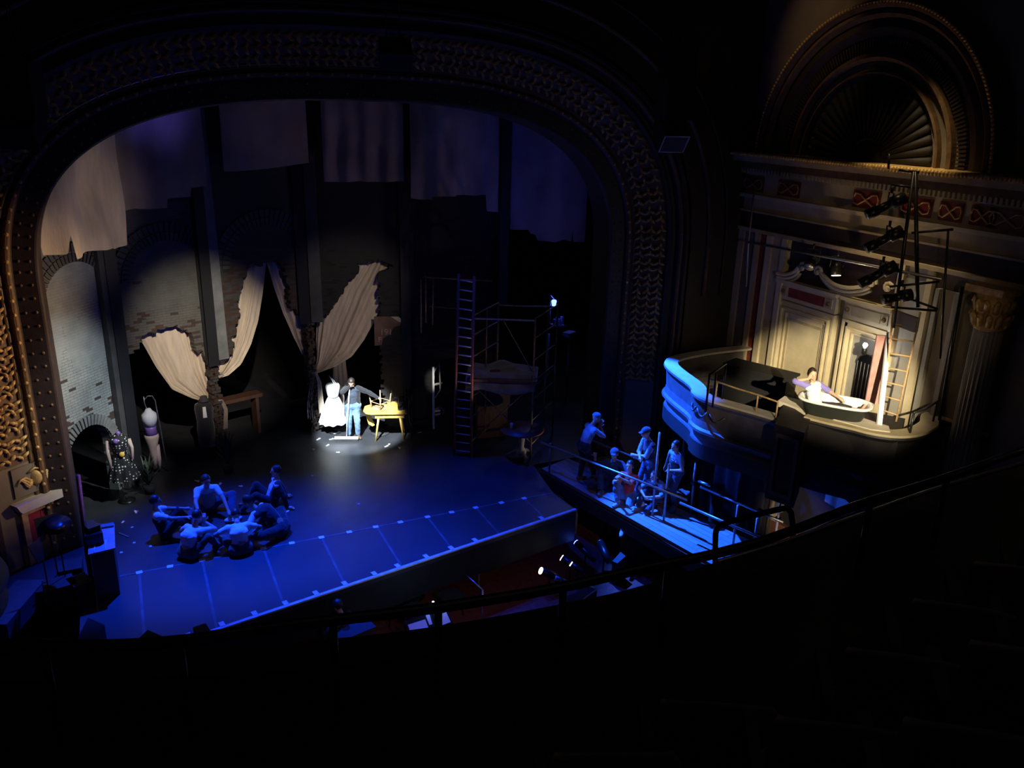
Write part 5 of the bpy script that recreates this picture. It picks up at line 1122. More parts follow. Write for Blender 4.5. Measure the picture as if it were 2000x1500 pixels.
def person(loc, yaw, P, lab, s=1.0):
    """P: pel, neck, look, side, hands (wrists), epole, feet (ankles), kpole, toes, clothes ... all in the person's own frame (y = facing)"""
    root = thing('person', loc, lab, 'person'); root.rotation_euler = (0, 0, yaw); root['_o'] = [0.0, 0.0, 0.0]; root.scale = (s, s, s)
    pel = V(P['pel']); nk = V(P['neck']); look = V(P['look']).normalized(); sp_ = (nk-pel).normalized()
    sd = V(P.get('side', (1, 0, 0))).normalized(); hsd = V(P.get('hside', (1, 0, 0))).normalized()
    fem = P.get('slim', 1.0); fwd = sp_.cross(sd)
    chest = nk-sp_*.20; waist = pel.lerp(nk, .42)
    if 'hunch' in P: hb = V(P['hunch']); chest = chest+hb; waist = waist+hb*.8
    sh = [nk-sp_*.055-sd*.165*fem, nk-sp_*.055+sd*.165*fem]; hp = [pel-hsd*.09, pel+hsd*.09]
    el, wr, kn, an = [], [], [], []
    for i in (0, 1):
        e, w_ = two_bone(sh[i], P['hands'][i], .29, .26, P['epole'][i]); el.append(e); wr.append(w_)
        k, a_ = two_bone(hp[i], P['feet'][i], .43, .42, P['kpole'][i]); kn.append(k); an.append(a_)
    hd_up = V(P.get('hup', sp_)).normalized(); hd_up = (hd_up-look*hd_up.dot(look)); hd_up = hd_up.normalized() if hd_up.length > .1 else V((0, 0, 1)); hs = look.cross(hd_up).normalized()
    hc = nk+(hd_up*.12+sp_*.07)+look*.035; Rh = Matrix((hs, look, hd_up)).transposed()
    b = MB()
    def torso(b, g, top=True):
        b.rc(hp[0]+sp_*.02, .115+g, hp[1]+sp_*.02, .115+g, seg=14); b.rc(pel, .115+g, waist, .105+g, seg=14, side=sd, k=1.25)
        if top: b.rc(waist, .105+g, chest, .115+g, seg=14, side=sd, k=1.32); b.rc(sh[0]-sp_*.02, .062+g, sh[1]-sp_*.02, .062+g, seg=12); b.rc(chest, .11+g, nk-sp_*.06, .07+g, seg=12, side=sd, k=1.5)
    torso(b, 0); b.rc(nk-sp_*.05, .062, nk+sp_*.02, .055, seg=12); b.rc(nk, .054, hc-hd_up*.06, .052, seg=12)
    b.ball(hc+hd_up*.02, (.076, .095, .105), R=Rh, seg=20, rings=14); b.ball(hc-hd_up*.045+look*.022, (.058, .070, .068), R=Rh, seg=16, rings=10)
    b.rc(hc+look*.088+hd_up*.015, .012, hc+look*.108-hd_up*.022, .017, seg=8); b.ball(hc+look*.083+hd_up*.036, (.05, .014, .010), R=Rh, seg=10, rings=6)
    b.ball(hc+look*.088-hd_up*.052, (.024, .010, .009), R=Rh, seg=10, rings=6); b.ball(hc+look*.075-hd_up*.088, (.026, .022, .02), R=Rh, seg=10, rings=6)
    for i in (-1, 1): b.ball(hc+hs*i*.078-look*.005-hd_up*.01, (.013, .022, .033), R=Rh, seg=10, rings=6)
    for i in (0, 1):
        b.rc(sh[i], .056, el[i], .042, seg=10); b.rc(el[i], .042, wr[i], .027, seg=10)
        hdv = P.get('hdir', (None, None))[i]; hdv = V(hdv) if hdv is not None else (wr[i]-el[i]).normalized(); pn = P.get('palm', ((0, 0, -1), (0, 0, -1)))[i]
        hand(b, wr[i], hdv, pn, P.get('grip', (.35, .35))[i], 1.0, 1 if i else -1)
        b.rc(hp[i], .088, kn[i], .060, seg=12); b.rc(kn[i], .060, kn[i].lerp(an[i], .3), .056, seg=12); b.rc(kn[i].lerp(an[i], .3), .056, an[i], .036, seg=12)
        td = V(P['toes'][i]).normalized(); b.rc(an[i]-td*.03-V((0, 0, .035)) if td.z < .5 else an[i], .034, an[i]+td*.14-V((0, 0, .045) if td.z < .5 else (0, 0, 0)), .026, seg=10)
    body = remeshed(b, 'body', root, M[P.get('skin', 'skin')], .0085, 2)
    e_ = MB()
    for i in (-1, 1): e_.ball(hc+look*.083+hs*i*.031+hd_up*.016, (.013, .010, .009), R=Rh, seg=10, rings=6)
    e_.build('eyes', root, M['hairb'])
    # clothes
    g = .016
    if P.get('top'):
        b = MB(); sl = P.get('sleeve', .55); b.rc(pel+sp_*.09, .108+g, waist, .105+g, seg=14, side=sd, k=1.27); b.rc(waist, .105+g, chest, .115+g, seg=14, side=sd, k=1.32); b.rc(sh[0]-sp_*.02, .062+g, sh[1]-sp_*.02, .062+g, seg=12); b.rc(chest, .11+g, nk-sp_*.06, .07+g, seg=12, side=sd, k=1.5)
        for i in (0, 1):
            if sl <= 1: b.rc(sh[i], .066, sh[i].lerp(el[i], sl*1.0), .060, seg=10)
            else: b.rc(sh[i], .066, el[i], .056, seg=10); b.rc(el[i], .056, el[i].lerp(wr[i], sl-1), .040, seg=10)
        remeshed(b, P.get('topname', 'shirt'), root, M[P['top']], .013, 3, .016, 1)
    if P.get('armm'):
        b = MB()
        for i in (0, 1): b.rc(sh[i], .070, el[i], .060, seg=10); b.rc(el[i], .060, el[i].lerp(wr[i], .12), .046, seg=10)
        remeshed(b, 'sleeves', root, M[P['armm']], .013, 3, .01, 1)
    if P.get('vest'):
        b = MB(); b.rc(pel+sp_*.05, .115+g+.012, waist, .105+g+.014, seg=14, side=sd, k=1.27); b.rc(waist, .119+g, chest-sp_*.02, .128+g, seg=14, side=sd, k=1.27)
        remeshed(b, 'vest', root, M[P['vest']], .014, 3, .012, 2)
    if P.get('coat'):
        b = MB()
        for i, q in ((0, -1), (1, 1)):
            b.rc(sh[i]+sd*q*-.01, .080, chest+sd*q*.135-sp_*.05+fwd*.02, .074, seg=10); b.rc(chest+sd*q*.135-sp_*.05+fwd*.02, .074, pel+sd*q*.15+fwd*.03, .066, seg=10); b.rc(pel+sd*q*.15+fwd*.03, .066, pel+sd*q*.17-sp_*.28, .05, seg=10)
            b.rc(sh[i], .076, el[i], .064, seg=10); b.rc(el[i], .064, wr[i], .044, seg=10)
        b.rc(chest-fwd*.06, .11, pel-fwd*.05-sp_*.16, .10, seg=12, side=sd, k=1.35)
        remeshed(b, 'open_jacket', root, M[P['coat']], .014, 3, .014, 4)
    if P.get('legs'):
        b = MB(); b.rc(hp[0], .125+g, hp[1], .125+g, seg=14); b.rc(pel, .12+g, pel+sp_*.08, .108+g, seg=14, side=sd, k=1.25); ll = P.get('leglen', .93)
        for i in (0, 1): b.rc(hp[i], .108, kn[i], .080, seg=12); b.rc(kn[i], .080, kn[i].lerp(an[i], ll), .062, seg=12)
        remeshed(b, 'trousers', root, M[P['legs']], .014, 3, .016, 7)
    if P.get('shoes'):
        for i in (0, 1):
            td = V(P['toes'][i]).normalized(); b = MB(); dn = V((0, 0, -1)) if abs(td.z) < .6 else V((0, -1, 0)); b.rc(an[i]-td*.045+dn*.040, .045, an[i]+td*.05+dn*.045, .045, seg=10); b.rc(an[i]+td*.05+dn*.045, .045, an[i]+td*.16+dn*.055, .036, seg=10, side=td.cross(dn), k=1.15); b.rc(an[i]+dn*.0, .045, an[i]+dn*.04, .048, seg=10)
            remeshed(b, 'shoe', root, M[P['shoes']], .012, 2)
    if P.get('hair'):
        b = MB(); b.ball(hc+hd_up*.034-look*.016, (.089, .104, .107), R=Rh, seg=22, rings=14)
        vs = b.v; c0 = hc
        for q in vs:
            d_ = q-c0; fz = d_.dot(look); uz = d_.dot(hd_up)
            if fz > .045 and uz < .075: q += -look*(fz-.045)*1.1                      # keep the face clear
            if uz < -.03 and P.get('hair') != 'long': q += hd_up*(-.03-uz)*.8
            q += (q-c0).normalized()*.008*noise.noise(q*40)
        if P.get('longhair'): b.rc(hc-look*.06-hd_up*.0, .075, hc-look*.055-hd_up*.13, .055, seg=12, side=hs, k=1.2)
        remeshed(b, 'hair', root, M[P['hair']], .011, 1, .006, 5)
    if P.get('cap'):
        b = MB(); b.ball(hc+hd_up*.045-look*.008, (.096, .112, .095), R=Rh, seg=20, rings=12)
        for q in b.v:
            d_ = (q-hc).dot(hd_up)
            if d_ < .03: q += hd_up*(.03-d_)
        if P.get('brim'): b.rc(hc+look*.10+hd_up*.052, .012, hc+look*.16+hd_up*.045, .010, seg=12, side=hs, k=5)
        remeshed(b, 'cap', root, M[P['cap']], .010, 2)
    if P.get('glasses'):
        b = MB()
        for i in (-1, 1): b.tube([hc+look*.098+hd_up*.016+hs*(i*.031+.02*cos(t))+hd_up*.016*sin(t) for t in [k*pi/5 for k in range(11)]], .0025, seg=5); b.tube([hc+look*.095+hs*i*.052+hd_up*.018, hc+hs*i*.082+hd_up*.01], .0025, seg=5)
        b.build('glasses', root, M['blackmetal'])
    root.matrix_basis = Matrix.Translation(V(loc)) @ Matrix.Rotation(yaw, 4, 'Z') @ Matrix.Scale(s, 4)
    return root
def yaw_to(p, q): return atan2(-(q[0]-p[0]), q[1]-p[1])
ER, UP_ = V((0, 0, -1)), V((0, 0, 1))
# --- the man with the broom
mp_ = G(691, 855); mp_.z = 0; yw = yaw_to(mp_, (mp_.x-.25, mp_.y-1))
IM = lambda q, yw, l: Matrix.Rotation(-yw, 3, 'Z') @ (V(q)-V(l))
wrB = IM(HB+V((-.0, 0, -.03)), yw, mp_); hcH = IM(TF.w(.30, TT+.26, -.15), yw, mp_)
person(mp_, yw, dict(pel=(0, 0, .92), neck=(0, .03, 1.44), look=(.15, 1, -.75), hup=(0, .5, 1), hands=(hcH, wrB), epole=((-1, -.3, -.2), (1, -.2, -.8)), feet=((-.12, .0, .09), (.12, .02, .09)), kpole=((0, 1, 0), (0, 1, 0)), toes=((-.35, 1, 0), (.35, 1, 0)),
   palm=((0, .3, -1), (-.4, -.3, -.9)), grip=(.7, .9), top='navy', sleeve=.6, coat='dkcloth', legs='denim', shoes='leather', hair='hairg'), 'man in dark jacket and faded jeans leaning on the push broom', 1.0)
# --- six people sitting on the blue floor
sit = {}
def S(x, y, tx, ty, P, lab, s=1.0):
    p = G(x, y); q = G(tx, ty); return person(p, yaw_to(p, q), P, lab, s)
S(335, 1045, 420, 1030, dict(pel=(0, -.1, .13), neck=(0, -.24, .62), look=(0, 1, -.05), hands=((-.22, .30, .44), (.24, .30, .46)), epole=((-1, 0, -.5), (1, 0, -.5)), feet=((-.22, .42, .09), (.22, .45, .09)), kpole=((-.3, 0, 1), (.3, 0, 1)), toes=((0, 1, .1), (0, 1, .1)), top='shirt', vest='dkcloth', sleeve=.6, legs='dkcloth', shoes='leather', hair='hairb', skin='skin2'), 'person in pale shirt sitting farthest left, arms stretched out')
S(408, 1003, 425, 1085, dict(pel=(0, -.15, .14), neck=(0, .12, .64), look=(-.25, 1, -.25), hunch=(0, -.05, .03), hands=((-.34, .48, .22), (.20, .55, .30)), epole=((-1, -.4, .3), (1, -.4, .3)), feet=((-.42, .30, .09), (.28, .62, .09)), kpole=((-1, .2, .5), (1, .2, .35)), toes=((-.6, 1, .1), (.3, 1, .1)), top='shirt', vest='apronc', sleeve=.6, legs='jeans', shoes='shoe', hair='hairb'), 'broad man in pale shirt and buff vest reaching both hands forward', 1.08)
S(376, 1085, 440, 1045, dict(pel=(0, -.1, .13), neck=(0, .14, .58), look=(.1, 1, -.2), hunch=(0, -.08, .04), hands=((-.18, .30, .40), (.06, .33, .60)), epole=((-1, 0, -.6), (1, 0, -.6)), feet=((-.18, .45, .09), (.2, .42, .09)), kpole=((-.5, 0, 1), (.5, 0, 1)), toes=((0, 1, .1), (0, 1, .1)), hdir=(None, (-.1, .1, 1)), top='shirt', sleeve=.6, legs='olive', shoes='leather', hair='hairg'), 'person in pale shirt sitting with one hand at the chin, back half turned')
S(470, 1078, 455, 1030, dict(pel=(0, -.08, .13), neck=(0, .14, .56), look=(0, 1, -1.3), hup=(0, 1, .5), hunch=(0, -.07, .05), hands=((-.26, .25, .22), (.26, .25, .22)), epole=((-1, -.2, .2), (1, -.2, .2)), feet=((.10, .34, .08), (-.10, .34, .08)), kpole=((-1, .2, .35), (1, .2, .35)), toes=((.6, .5, 0), (-.6, .5, 0)), top='white', sleeve=.6, legs='olive', shoes='shoe', hair='hairg'), 'person in white shirt sitting back to the house, head bowed')
S(528, 1042, 450, 1035, dict(pel=(.0, -.22, .14), neck=(0, .24, .50), look=(0, 1, -.6), hup=(0, .6, 1), hunch=(0, -.02, .10), hands=((-.2, .42, .12), (.2, .42, .14)), epole=((-1, -.2, -.2), (1, -.2, -.2)), feet=((-.35, .30, .08), (.3, .3, .08)), kpole=((-1, .2, .3), (1, .2, .4)), toes=((-.3, 1, 0), (.3, 1, 0)), top='dkcloth', armm='shirt', sleeve=.4, legs='dkcloth', shoes='leather', hair='hairb', skin='skin2'), 'person in black leaning far forward with pale sleeve, right of the circle', 1.1)
S(530, 988, 455, 1000, dict(pel=(0, .0, .13), neck=(0, -.16, .62), look=(.1, 1, 0), hands=((-.30, -.30, .06), (.24, -.36, .06)), epole=((-1, -1, 0), (1, -1, 0)), feet=((-.15, .62, .09), (.2, .48, .09)), kpole=((-.2, 0, 1), (.3, 0, 1)), toes=((0, 1, .1), (0, 1, .1)), hdir=((-.3, -.8, -.1), (.3, -.8, -.1)), top='shirt', sleeve=.4, coat='dkcloth', legs='dkcloth', shoes='leather', hair='hairb'), 'slim person in open black vest sitting back on the hands, farthest upstage')
clothlump(G(456, 1017), .17, 'shirt', 'small crumpled pale cloth on the floor inside the sitting circle', 'crumpled_cloth', 'cloth', 11, .3)
o = MB(); c = G(405, 1040); o.lathe((c.x, c.y, 0), [(.03, 0), (.035, .01), (.035, .14), (.012, .18), (.012, .21)], seg=12); tag(o.build('small_bottle', mat=M['tarp']), 'small bottle standing between the people in the circle', 'bottle')
# --- people on the walkway
def Wk(x, y, tx, ty, P, lab, s=1.0, z_=0.0):
    p = G(x, y, z_); q = G(tx, ty, z_); return person(p, yaw_to(p, q), P, lab, s)
Wk(1140, 940, 1230, 925, dict(pel=(0, -.06, .93), neck=(0, .14, 1.42), look=(.1, 1, -.3), hands=((.02, .32, 1.40), (.06, .33, 1.38)), epole=((-1, 0, -1), (1, 0, -1)), feet=((-.12, -.05, .09), (.12, .22, .09)), kpole=((0, 1, 0), (0, 1, 0)), toes=((0, 1, 0), (.1, 1, 0)), hdir=((0, .3, 1), (0, .3, 1)), top='blueshirt', sleeve=.8, legs='dkcloth', shoes='leather', cap='blueshirt'), 'person in blue knitted cap and blue shirt standing, hands at mouth')
Wk(1258, 975, 1200, 985, dict(pel=(0, -.08, .92), neck=(0, .02, 1.42), look=(0, 1, -.2), hands=((.10, .24, 1.05), (-.08, .25, 1.08)), epole=((-1, -.3, -.4), (1, -.3, -.4)), feet=((-.12, .05, .09), (.12, .12, .09)), kpole=((0, 1, 0), (0, 1, 0)), toes=((-.1, 1, 0), (.2, 1, 0)), palm=((0, -1, 0), (0, -1, 0)), top='dkcloth', armm='blueshirt', sleeve=.5, legs='jeans', shoes='leather', cap='navy', brim=1, glasses=1), 'standing man in flat cap and glasses with folded arms', 1.03)
Wk(1310, 990, 1268, 1000, dict(pel=(0, -.05, .92), neck=(-.06, .04, 1.38), look=(-.1, 1, -.15), hands=((-.12, .18, 1.0), (.42, -.08, .82)), epole=((-1, -.3, -.4), (1, -.6, .0)), feet=((-.12, .0, .09), (.14, .1, .09)), kpole=((0, 1, 0), (0, 1, 0)), toes=((-.1, 1, 0), (.2, 1, 0)), hdir=(None, (.3, 0, -.9)), top='blueshirt', vest='dkcloth', sleeve=.6, legs='jeans', shoes='leather', hair='hairg'), 'standing man with short hair leaning one arm on the rear rail', .98)
Wk(1196, 952, 1180, 990, dict(pel=(0, -.12, .15), neck=(0, .0, .66), look=(0, 1, -.1), hands=((-.2, .35, .45), (.42, .08, .72)), epole=((-1, 0, -.6), (1, 0, -.4)), feet=((-.2, .42, .09), (.2, .42, .09)), kpole=((-.4, 0, 1), (.4, 0, 1)), toes=((0, 1, .1), (0, 1, .1)), top='navy', sleeve=1.5, legs='dkcloth', shoes='leather', cap='navy', brim=1, skin='skin2'), 'seated person in dark cap behind the front rail, one arm raised to it', 1.05)
Wk(1224, 978, 1178, 1030, dict(pel=(0, -.02, .14), neck=(0, -.05, .66), look=(0, 1, .05), hands=((.02, .40, .70), (.12, .38, .62)), epole=((-1, -.2, -1), (1, -.2, -1)), feet=((-.16, .66, -.42), (.10, .35, .09)), kpole=((0, .6, 1), (.3, 0, 1)), toes=((-.2, 1, -.1), (.2, 1, .1)), palm=((1, 0, 0), (-1, 0, 0)), grip=(.9, .9), top='red', sleeve=.8, legs='denim', shoes='shoe', hair='hairb', leglen=.9), 'person in red shirt sitting at the edge with one leg dangling')
Wk(1283, 985, 1225, 1018, dict(pel=(0, -.12, .15), neck=(0, .12, .60), look=(.3, 1, -.1), hunch=(0, -.06, .03), hands=((-.06, .42, .34), (.08, .42, .32)), epole=((-1, 0, 0), (1, 0, 0)), feet=((-.1, .62, .02), (.16, .52, .06)), kpole=((-.2, 0, 1), (.3, 0, 1)), toes=((-.1, 1, -.1), (.1, 1, .1)), palm=((1, 0, 0), (-1, 0, 0)), grip=(.6, .6), top='blueshirt', sleeve=.9, legs='jeans', shoes='shoe', hair='hairg', longhair=1), 'person in patterned blue shirt crouching behind clasped hands, pale sneakers')
# --- woman in the bathtub
fu = fa; tb_ = fu.w(.33, ZR-.24, 0); yw = atan2(-fu.u.x, fu.u.y)
person(fu.w(.30, ZR-.36, .0), yw, dict(pel=(0, .0, .17), neck=(0, -.13, .68), look=(.9, .55, -.1), side=(.75, .3, 0) and (.93, -.36, 0), hands=((-.14, .38, .42), (.15, -.20, .78)), epole=((-1, .2, -.5), (.5, -1, -.5)), feet=((-.08, .86, .24), (.10, .88, .28)), kpole=((-.1, 0, 1), (.1, 0, 1)), toes=((-.15, .35, 1), (.2, .4, 1)), hdir=((.1, .8, -.4), (-.25, .35, .9)), palm=((0, 0, -1), (-.8, .6, 0)), grip=(.5, .7), top='white', armm='lilac', sleeve=.4, legs='dkcloth', hair='hairg', longhair=1, leglen=.5), 'woman in white shirt with violet sleeves lying in the bathtub, hand at her ear', .93)
# --- head in the pit
p = G(670, 1200, -.35)
person(V((p.x, p.y, -1.34)), .6, dict(pel=(0, 0, .45), neck=(0, .04, .95), look=(0, 1, -.3), hands=((-.2, .35, .75), (.2, .35, .75)), epole=((-1, 0, -1), (1, 0, -1)), feet=((-.15, .4, .09), (.15, .4, .09)), kpole=((0, 1, 1), (0, 1, 1)), toes=((0, 1, 0), (0, 1, 0)), top='dkcloth', sleeve=1.6, legs='dkcloth', shoes='leather', hair='hairg'), 'seated musician in black seen from above in the pit')
finish()
# ================================================================== PIT
def strand_floor(x, y, z_=-1.35): return G(x, y, z_)
def padlamp(x, y, tx, ty, zz, L, r, lab, on=None):
    a_ = G(x, y, zz); d = (G(tx, ty, zz-.2)-a_).normalized(); root = thing('floor_spotlight', (a_.x, a_.y, zz), lab, 'stage light')
    o = MB(); o.tube([a_, a_+d*L*.6, a_+d*L], [r, r*.95, r*.7], seg=14); o.build('housing', root, M['blackmetal'])
    o = MB(); o.tube([a_-d*.02, a_+d*.005], r*.9, seg=14); o.build('lens', root, on or M['iron'])
    o = MB(); c = a_+d*L*.5; o.tube([c, V((c.x, c.y, -1.35))], .02, seg=6); o.build('stand', root, M['blackmetal']); return root
padlamp(1057, 1115, 1090, 1128, -.8, .42, .085, 'glowing pit spotlight nearest the stage corner', M['bulbw'])
padlamp(1098, 1090, 1140, 1118, -.8, .42, .075, 'glowing pit spotlight second along the row', M['bulbw'])
padlamp(1116, 1102, 1150, 1126, -.85, .36, .06, 'small pit spotlight with bluish lens in the row', M['bulbc'])
padlamp(1126, 1060, 1166, 1100, -.75, .62, .07, 'long pit spotlight with two glints below the walkway', M['bulbb'])
padlamp(1172, 1060, 1190, 1100, -.75, .55, .09, 'dark pit spotlight pointing up beside the black plinth')
padlamp(1085, 1130, 1120, 1146, -.95, .40, .08, 'dark pit spotlight lowest in the row')
# black plinth with a blue-lit top
q = [G(1213, 1040, -.5), G(1293, 1043, -.5), G(1282, 1028, -.5), G(1228, 1030, -.5)]
b_ = MB(); b_.flat([(p.x, p.y) for p in q], -1.35, -.5); tag(b_.build('black_plinth', mat=M['black']), 'tall black box with blue-lit top in front of the walkway', 'box')
def wedge(pts, zz, lab, h_=.5, m='black', edge=True):
    q = [G(x, y, zz) for x, y in pts]; c = sum(q, V((0, 0, 0)))/len(q); root = thing('monitor_speaker', (c.x, c.y, zz-h_), lab, 'loudspeaker')
    b_ = MB(); b_.flat([(p.x, p.y) for p in q], zz-h_, zz); b_.build('cabinet', root, M[m])
    if edge: b_ = MB(); b_.tube([V((p.x, p.y, zz+.01)) for p in (q[1], q[2])], .02, seg=4); b_.tube([V((p.x, p.y, zz+.01)) for p in (q[2], q[3])], .02, seg=4); b_.build('edge_strip', root, M['tape'])
    return root
wedge([(1100,1168),(1150,1145),(1166,1152),(1140,1171),(1106,1175)], .2, 'slanted speaker top with bright edges in front of the balcony rail', .6, 'dk2')
wedge([(1196,1096),(1212,1078),(1222,1086),(1206,1100)], -.8, 'small blue-lit monitor speaker by the black plinth', .5, 'dk2', False)
for i, pts in enumerate(([(172,1206),(204,1220),(186,1256),(148,1254)], [(288,1230),(318,1243),(316,1256),(262,1256)])):
    q = [G(x, y, .35) for x, y in pts]; c = sum(q, V((0, 0, 0)))/4; root = thing('monitor_speaker', (c.x, c.y, 0), ['black monitor speaker on the lower left corner of the blue stage', 'black monitor speaker at the stage edge beside the balcony rail'][i], 'loudspeaker')
    b_ = MB(); b_.flat([(p.x, p.y) for p in q], .0 if i == 0 else -.4, .35); b_.build('cabinet', root, M['black'])
    b_ = MB(); b_.flat([(p.x+(c.x-p.x)*.12, p.y+(c.y-p.y)*.12) for p in q], .35, .36); b_.build('grille', root, M['spk'])
o = MB(); c = G(396, 1240, .25); o.box(c+V((0, 0, -.5)), (.2, .3, 1.2), rz=.2); tag(o.build('equipment_stand', mat=M['black']), 'small black stand poking up over the lit front edge of the stage', 'stand')
# music stands and paper
def paper(x, y, zz, w_, h_, lab, rz=.1, tilt=.35):
    c = G(x, y, zz); root, pc, Rm = mstand(V((c.x, c.y, -1.35)), 1.35+zz-.12, lab, -.95, rz, w_+.08); o = MB(); o.box(pc+Rm @ V((0, -.02, 0)), (w_, .004, h_), R=Rm); return tag(o.build('sheet_music', mat=M['paper']), lab.replace('music stand', 'sheet music').replace('holding', 'of').replace('black ', 'open white '), 'sheet music')
paper(816, 1222, -.4, .34, .16, 'black music stand in the pit at the left of three lit stands', .1)
paper(833, 1210, -.4, .16, .20, 'black music stand in the pit in the middle of three lit stands', .0)
paper(865, 1208, -.4, .22, .20, 'black music stand in the pit at the right of three lit stands', .15)
for i, (x, y) in enumerate(((846, 1176), (853, 1178))):
    c = G(x, y, -.3); root = thing('stand_light', c, 'tiny bright stand light in the pit above the lit sheet music', 'lamp', 'two tiny stand lights in the pit'); o = MB(); o.ball(c, .022, seg=8); o.build('bulb', root, M['bulbc']); ll = bpy.data.lights.new('stand_glow', 'POINT'); ll.energy = 3; ll.color = (.35, .55, 1); ll.shadow_soft_size = .04; lo = bpy.data.objects.new('stand_glow', ll); COL.objects.link(lo); lo.location = c+V((.05*i, -.12, .12)); o = MB(); o.tube([c, c+V((.05, .05, -.4)), V((c.x+.05, c.y+.05, -1.35))], .01, seg=6); o.build('neck', root, M['blackmetal'])
c = G(690, 1234, -.6); o = MB(); o.box(c, (.75, .35, .10), rz=.25); o.box(c+V((0, 0, -.4)), (.6, .08, .7), rz=.25); tag(o.build('keyboard', mat=M['dk2']), 'blue-lit electric keyboard in front of the pit musician', 'keyboard')
o = MB(); a_ = G(906, 1119, -.5); b2 = G(943, 1152, -.6); o.tube([a_, b2], .014, seg=6); o.tube([b2, V((b2.x, b2.y, -1.35))], .016, seg=6); tag(o.build('microphone_boom', mat=M['iron']), 'slanting microphone boom in the pit under the stage edge', 'microphone stand')
o = MB(); a_ = G(936, 1082, -.4); o.tube([a_, V((a_.x, a_.y, -1.35))], .018, seg=6); tag(o.build('thin_pole', mat=M['pipe']), 'thin upright pole below the right part of the stage edge', 'pole')
for i, (x, y) in enumerate(((770, 1165), (800, 1175), (876, 1150), (455, 1225), (520, 1215))):
    c = G(x, y, -.85)+(V((0, -.75, 0)) if x < 600 else V((0, -.1, 0))); root = thing('pit_chair', (c.x, c.y, -1.35), ['dark pit chair left of the drum', 'dark pit chair behind the lit sheet music', 'dark pit chair beside the slanting microphone boom', 'dark pit chair below the far left stage edge', 'dark pit chair second from the left below the stage edge'][i], 'chair'); o = MB(); o.box((c.x, c.y, -.93), (.42, .42, .05), rz=.3); o.build('seat', root, M['dk2'])
    o = MB(); o.box((c.x+.05, c.y+.2, -.64), (.42, .04, .34), rz=.3); o.build('backrest', root, M['dk2'])
    for sx in (-1, 1):
        for sy in (-1, 1): o = MB(); o.tube([V((c.x+sx*.18, c.y+sy*.18, -.93)), V((c.x+sx*.2, c.y+sy*.2, -1.35))], .012, seg=6); o.build('leg', root, M['blackmetal'])
c = G(795, 1148, -.8); o = MB(); o.lathe((c.x, c.y, -1.0), [(.02, 0), (.34, 0), (.36, .02), (.36, .32), (.34, .34), (.02, .34)], seg=28); o.tube([V((c.x, c.y, -1.35)), V((c.x, c.y, -1.0))], .03, seg=8); tag(o.build('drum', mat=M['blackmetal']), 'dark drum standing in the pit under the stage edge', 'drum')
# stage-left drum of the mirrored box at the far left
lb0 = G(66, 1000, 2.9)
cxl, cyl = lb0.x-1.85, lb0.y-.2
prof = [(1.35, 2.95), (1.42, 2.9), (1.36, 2.8), (1.30, 2.3), (1.40, 2.15), (1.44, 2.05), (1.34, 1.95), (1.30, 1.8), (1.38, 1.7), (1.22, 1.5), (1.0, 1.2), (.9, 1.0), (.9, .55), (1.05, .45), (1.12, .1), (1.4, -.1), (1.45, -.5)]
b_ = MB(); b_.lathe((cxl, cyl, 0), prof[::-1], M['boxstone'], seg=56); struct(b_.build('wall_left_box'))
b_ = MB(); b_.lathe((cxl, cyl, 0), [(.92, -.1), (1.3, -.05), (1.3, .12), (.95, .16)], M['boxstone'], seg=40); struct(b_.build('trim_left_box'))
a_, b2 = G(20, 1195, .1), G(68, 1140, .1); f_ = Frame(a_, b2); b_ = MB(); b_.box(f_.w(f_.len/2, -.15, -.2), (f_.len+.5, .5, .35), rz=f_.ang); struct(b_.build('trim_left_plinth', mat=M['boxstone']))
# ================================================================== BALCONY (foreground)
def spline(pts, k=8): return smooth([V(p) for p in pts], k)
par = spline([G(x, y, 6.02) for x, y in ((-400,1330),(-150,1310),(0,1302),(200,1296),(400,1290),(600,1276),(750,1262),(900,1240),(1050,1212),(1200,1180),(1320,1145),(1420,1110),(1540,1072),(1680,1010),(1850,962),(2050,900),(2300,800))])
b_ = MB(); P = []
for p in par:
    o_ = V((p.x, p.y+1.5, 0)).normalized(); P.append([p+V((0, 0, -1.3))+o_*.12, p+V((0, 0, -.05))+o_*.14, p+V((0, 0, 0.0))+o_*.10, p+V((0, 0, 0))-o_*.12, p+V((0, 0, -.9))-o_*.12])
b_.grid(P, M['plush'], False); struct(b_.build('wall_balcony_front'))
rl = spline([G(x, y, 6.4) for x, y in ((-300,1262),(0,1260),(200,1261),(350,1252),(500,1230),(650,1211),(800,1194),(950,1172),(1100,1146),(1250,1112),(1395,1082),(1520,1046),(1680,985),(1850,932),(2050,860))])
root = thing('balcony_rail', rl[len(rl)//2], 'long black curved rail along the balcony front across the foreground', 'rail')
o = MB(); o.tube(rl, .026, seg=10); o.build('handrail', root, M['blackmetal'])
for x in (80, 350, 650, 853, 1100, 1300, 1700, 1850):
    k = min(range(len(rl)), key=lambda i: abs((lambda v_: 1000-FPX*v_.x/v_.z)(RW.transposed() @ (rl[i]-EYE))-x)); p = rl[k]; q = min(par, key=lambda t: (t.xy-p.xy).length); o = MB(); o.tube([p, V((p.x, p.y, 5.9))], .018, seg=8); o.build('post', root, M['blackmetal'])
g = [at_(1396, 1100, (4.25, 4.5))+V((0, 0, -.45))]+[at_(x, y, (4.25, 4.5)) for x, y in ((1396,1125),(1397,1060),(1399,1036),(1410,1024),(1460,1010),(1530,993),(1541,996),(1546,1010),(1548,1060))]+[at_(1549, 1064, (4.25, 4.5))+V((0, 0, -.5))]
o = MB(); o.tube(spline(g, 4), .024, seg=10); tag(o.build('aisle_guard', mat=M['blackmetal']), 'raised black loop of rail at the aisle end, before the bright planks', 'rail')
